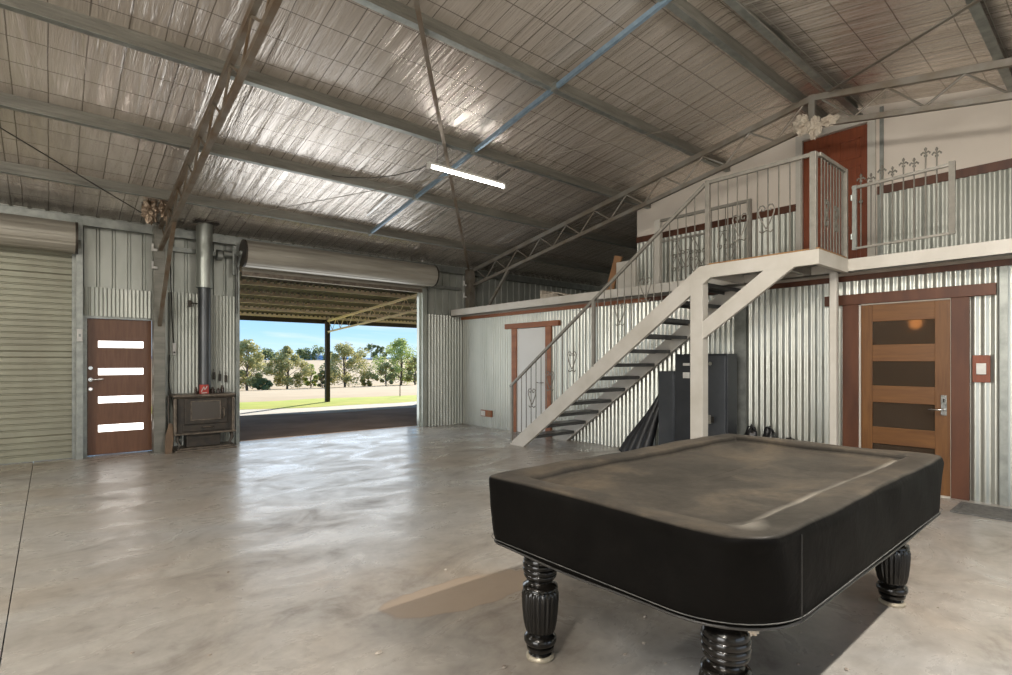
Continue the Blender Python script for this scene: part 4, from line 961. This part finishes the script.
TREES = [(247, 50, 4.2, 4.6, 'grey green gum tree beside the left jamb of the open door', 'leaf_grey', 1, 'gum_tree'),
         (287, 51, 3.75, 4.2, 'grey green gum tree second from the left in the doorway view', 'leaf_grey', 2, 'gum_tree'),
         (311, 52, 2.2, 1.9, 'small bright green sapling between two gums left of the carport post', 'leaf_green', 3, 'young_tree'),
         (345, 50, 4.3, 5.4, 'broad gum tree just right of the carport post', 'leaf_grey', 4, 'gum_tree'),
         (401, 52, 4.9, 6.4, 'tallest broad gum tree near the right jamb of the open door', 'leaf_green', 6, 'gum_tree'),
         (386, 49, 2.3, 2.8, 'low gum in front of the tallest tree', 'leaf_grey', 7, 'gum_tree'),
         (415, 50, 2.9, 3.0, 'brownish gum tree tight against the right jamb', 'leaf_grey', 8, 'gum_tree'),
         (263, 49, 1.0, 2.2, 'dark low shrub between the first and second gum', 'leaf_dark', 9, 'shrub'),
         (322, 50, 1.7, 1.6, 'dull green shrub behind the carport post', 'leaf_grey', 10, 'shrub'),
         (368, 51, 1.5, 2.0, 'sparse shrub between the two broad trees', 'leaf_grey', 13, 'shrub')]
for u, y, h, w, lab, mt, sd, nm in TREES:
    x = tpos(u, y); gum(x, y, gz(x, y), h, w, lab, M[mt], sd, name=nm, low=.05 if nm == 'shrub' else .13, cl=12 if h < 3 else 26, nleaf=2000 if h < 3 else 6000, ls=.12)
for i, (u, h, w, lab) in enumerate(((371, 5.5, 9, 'dark tree standing highest on the far dry hill'), (380, 5, 8, 'dark tree on the skyline behind the narrow gum'), (302, 3.5, 10, 'low dark trees on the skyline left of the carport post'), (319, 3.8, 12, 'dark clump on the skyline at the carport post'), (268, 3.0, 10, 'dark clump on the skyline between the first two gums'))):
    y = 182; x = tpos(u, y); gum(x, y, gz(x, y), h, w, lab, M['leaf_dark'], 40 + i, 900, .1, 10, 'skyline trees', 'distant_tree', .45)
t = thing('garden_stake', 'thin brown stake standing in the lawn near the right jamb', 'stake', (tpos(400, 19), 19, 0))
MB().tube([(tpos(400, 19), 19, 0), (tpos(400, 19), 19, .55)], .018, 6).build('stake_rod', M['bark'], t)

# ------------------------------------------------------------------ light
W = bpy.data.worlds.new('World'); SC.world = W; W.use_nodes = True; nt = W.node_tree; bg = nt.nodes['Background']
tc = N(nt, 'ShaderNodeTexCoord'); sz = N(nt, 'ShaderNodeSeparateXYZ'); L(nt, tc.outputs['Generated'], sz.inputs[0])
skc = ramp(nt, sz.outputs[2], [(0.0, (.66, .86, .98)), (.05, (.42, .70, .96)), (.12, (.27, .57, .93)), (.6, (.15, .38, .80))])
mp = N(nt, 'ShaderNodeMapping'); mp.inputs['Scale'].default_value = (1, 1, 9); L(nt, tc.outputs['Generated'], mp.inputs[0])
cl = ramp(nt, noise(nt, mp.outputs[0], 3.0, 6, .6, .5), [(.48, (0, 0, 0)), (.75, (.7, .7, .7))])
skc = mix(nt, cl, skc, (.85, .90, .95))
L(nt, skc, bg.inputs['Color']); bg.inputs['Strength'].default_value = 1.15
def sun(direction, s, ang, col):
    l = bpy.data.lights.new('sun', 'SUN'); l.energy = s; l.angle = math.radians(ang); l.color = col
    o = bpy.data.objects.new('sun', l); COL.objects.link(o); o.rotation_euler = Vector(direction).to_track_quat('-Z', 'Y').to_euler(); return o
sun((-1.3, -1.0, -.80), 8, .6, (1, .95, .86))
def area(loc, direction, sx_, sy_, e, col):
    l = bpy.data.lights.new('doorway_light', 'AREA'); l.shape = 'RECTANGLE'; l.size = sx_; l.size_y = sy_; l.energy = e; l.color = col
    o = bpy.data.objects.new('doorway_light', l); COL.objects.link(o); o.location = loc; o.rotation_euler = Vector(direction).to_track_quat('-Z', 'Y').to_euler(); return o
area((2.8, YF + .05, 1.5), (0, 1, .05), 5.0, 2.9, 45, (1, .95, .88))
area((XL + .05, 0, 1.5), (1, 0, .05), 3.9, 2.9, 290, (1, .95, .88))
area((4.25, 10.2, 1.45), (0, -1, -.1), 3.4, 2.7, 50, (.93, .97, 1))
def overhead_area(x, y, z, e):
    o = area((x, y, z), (0, 0, -1), 1.3, .08, e, (1, .95, .87)); o.name = 'tube_and_fill_lamp'; o.data.spread = PI
o = area((3.0, .95, 4.1), (1, .25, -.1), 1.3, .1, 50, (1, .94, .85)); o.name = 'tube_and_fill_lamp'  # fill lamp added above the view to lift the upper wall
o = area((-2.0, .95, 4.1), (.5, 1, -.25), 1.3, .1, 70, (1, .94, .85)); o.name = 'tube_and_fill_lamp'  # unseen overhead fill lamp, no tube fixture at this spot
overhead_area(3.0, -.55, 4.0, 210); overhead_area(-2.6, -.55, 4.0, 190); overhead_area(-2.6, 5.78, 3.82, 125)  # first follows an inferred tube; the other two are added overhead fill
l = bpy.data.lights.new('room_lamp', 'POINT'); l.energy = 8; l.color = (1, .62, .3); l.shadow_soft_size = .08
o = bpy.data.objects.new('room_lamp', l); COL.objects.link(o); o.location = (8.6, 1.0, 2.1)

t = thing('pendant_lamp', 'warm glowing lamp seen through the top glass pane of the timber door', 'lamp', (9.0, 1.95, 1.95))
M['warm'] = emis('warm_lamp', (1, .55, .22), 12)
MB().blob((9.0, 1.95, 1.93), (.07, .07, .09), 1, 0, 10, 14).build('bulb', M['warm'], t, smooth=True); MB().tube([(9.0, 1.95, 2.02), (9.0, 1.95, 2.38)], .008, 6).build('cord', M['wire'], t)
# ------------------------------------------------------------------ camera
cam = bpy.data.cameras.new('camera'); cam.sensor_width = 36; cam.lens = 536 / 1012 * 36; cam.shift_y = 23.8 / 1012; cam.clip_end = 6000; cam.clip_start = .05
co = bpy.data.objects.new('camera', cam); COL.objects.link(co); co.location = (0, 0, 1.4); co.rotation_euler = (PI / 2, 0, -math.atan2(.648, .7617))
SC.camera = co
SC.view_settings.view_transform = 'Standard'; SC.view_settings.look = 'None'; SC.view_settings.exposure = .12; SC.view_settings.gamma = 1; SC.view_settings.use_curve_mapping = False
SC.cycles.use_denoising = True; SC.cycles.max_bounces = 8; SC.cycles.diffuse_bounces = 5; SC.cycles.glossy_bounces = 5; SC.cycles.sample_clamp_indirect = 4; SC.cycles.caustics_reflective = False; SC.cycles.caustics_refractive = False
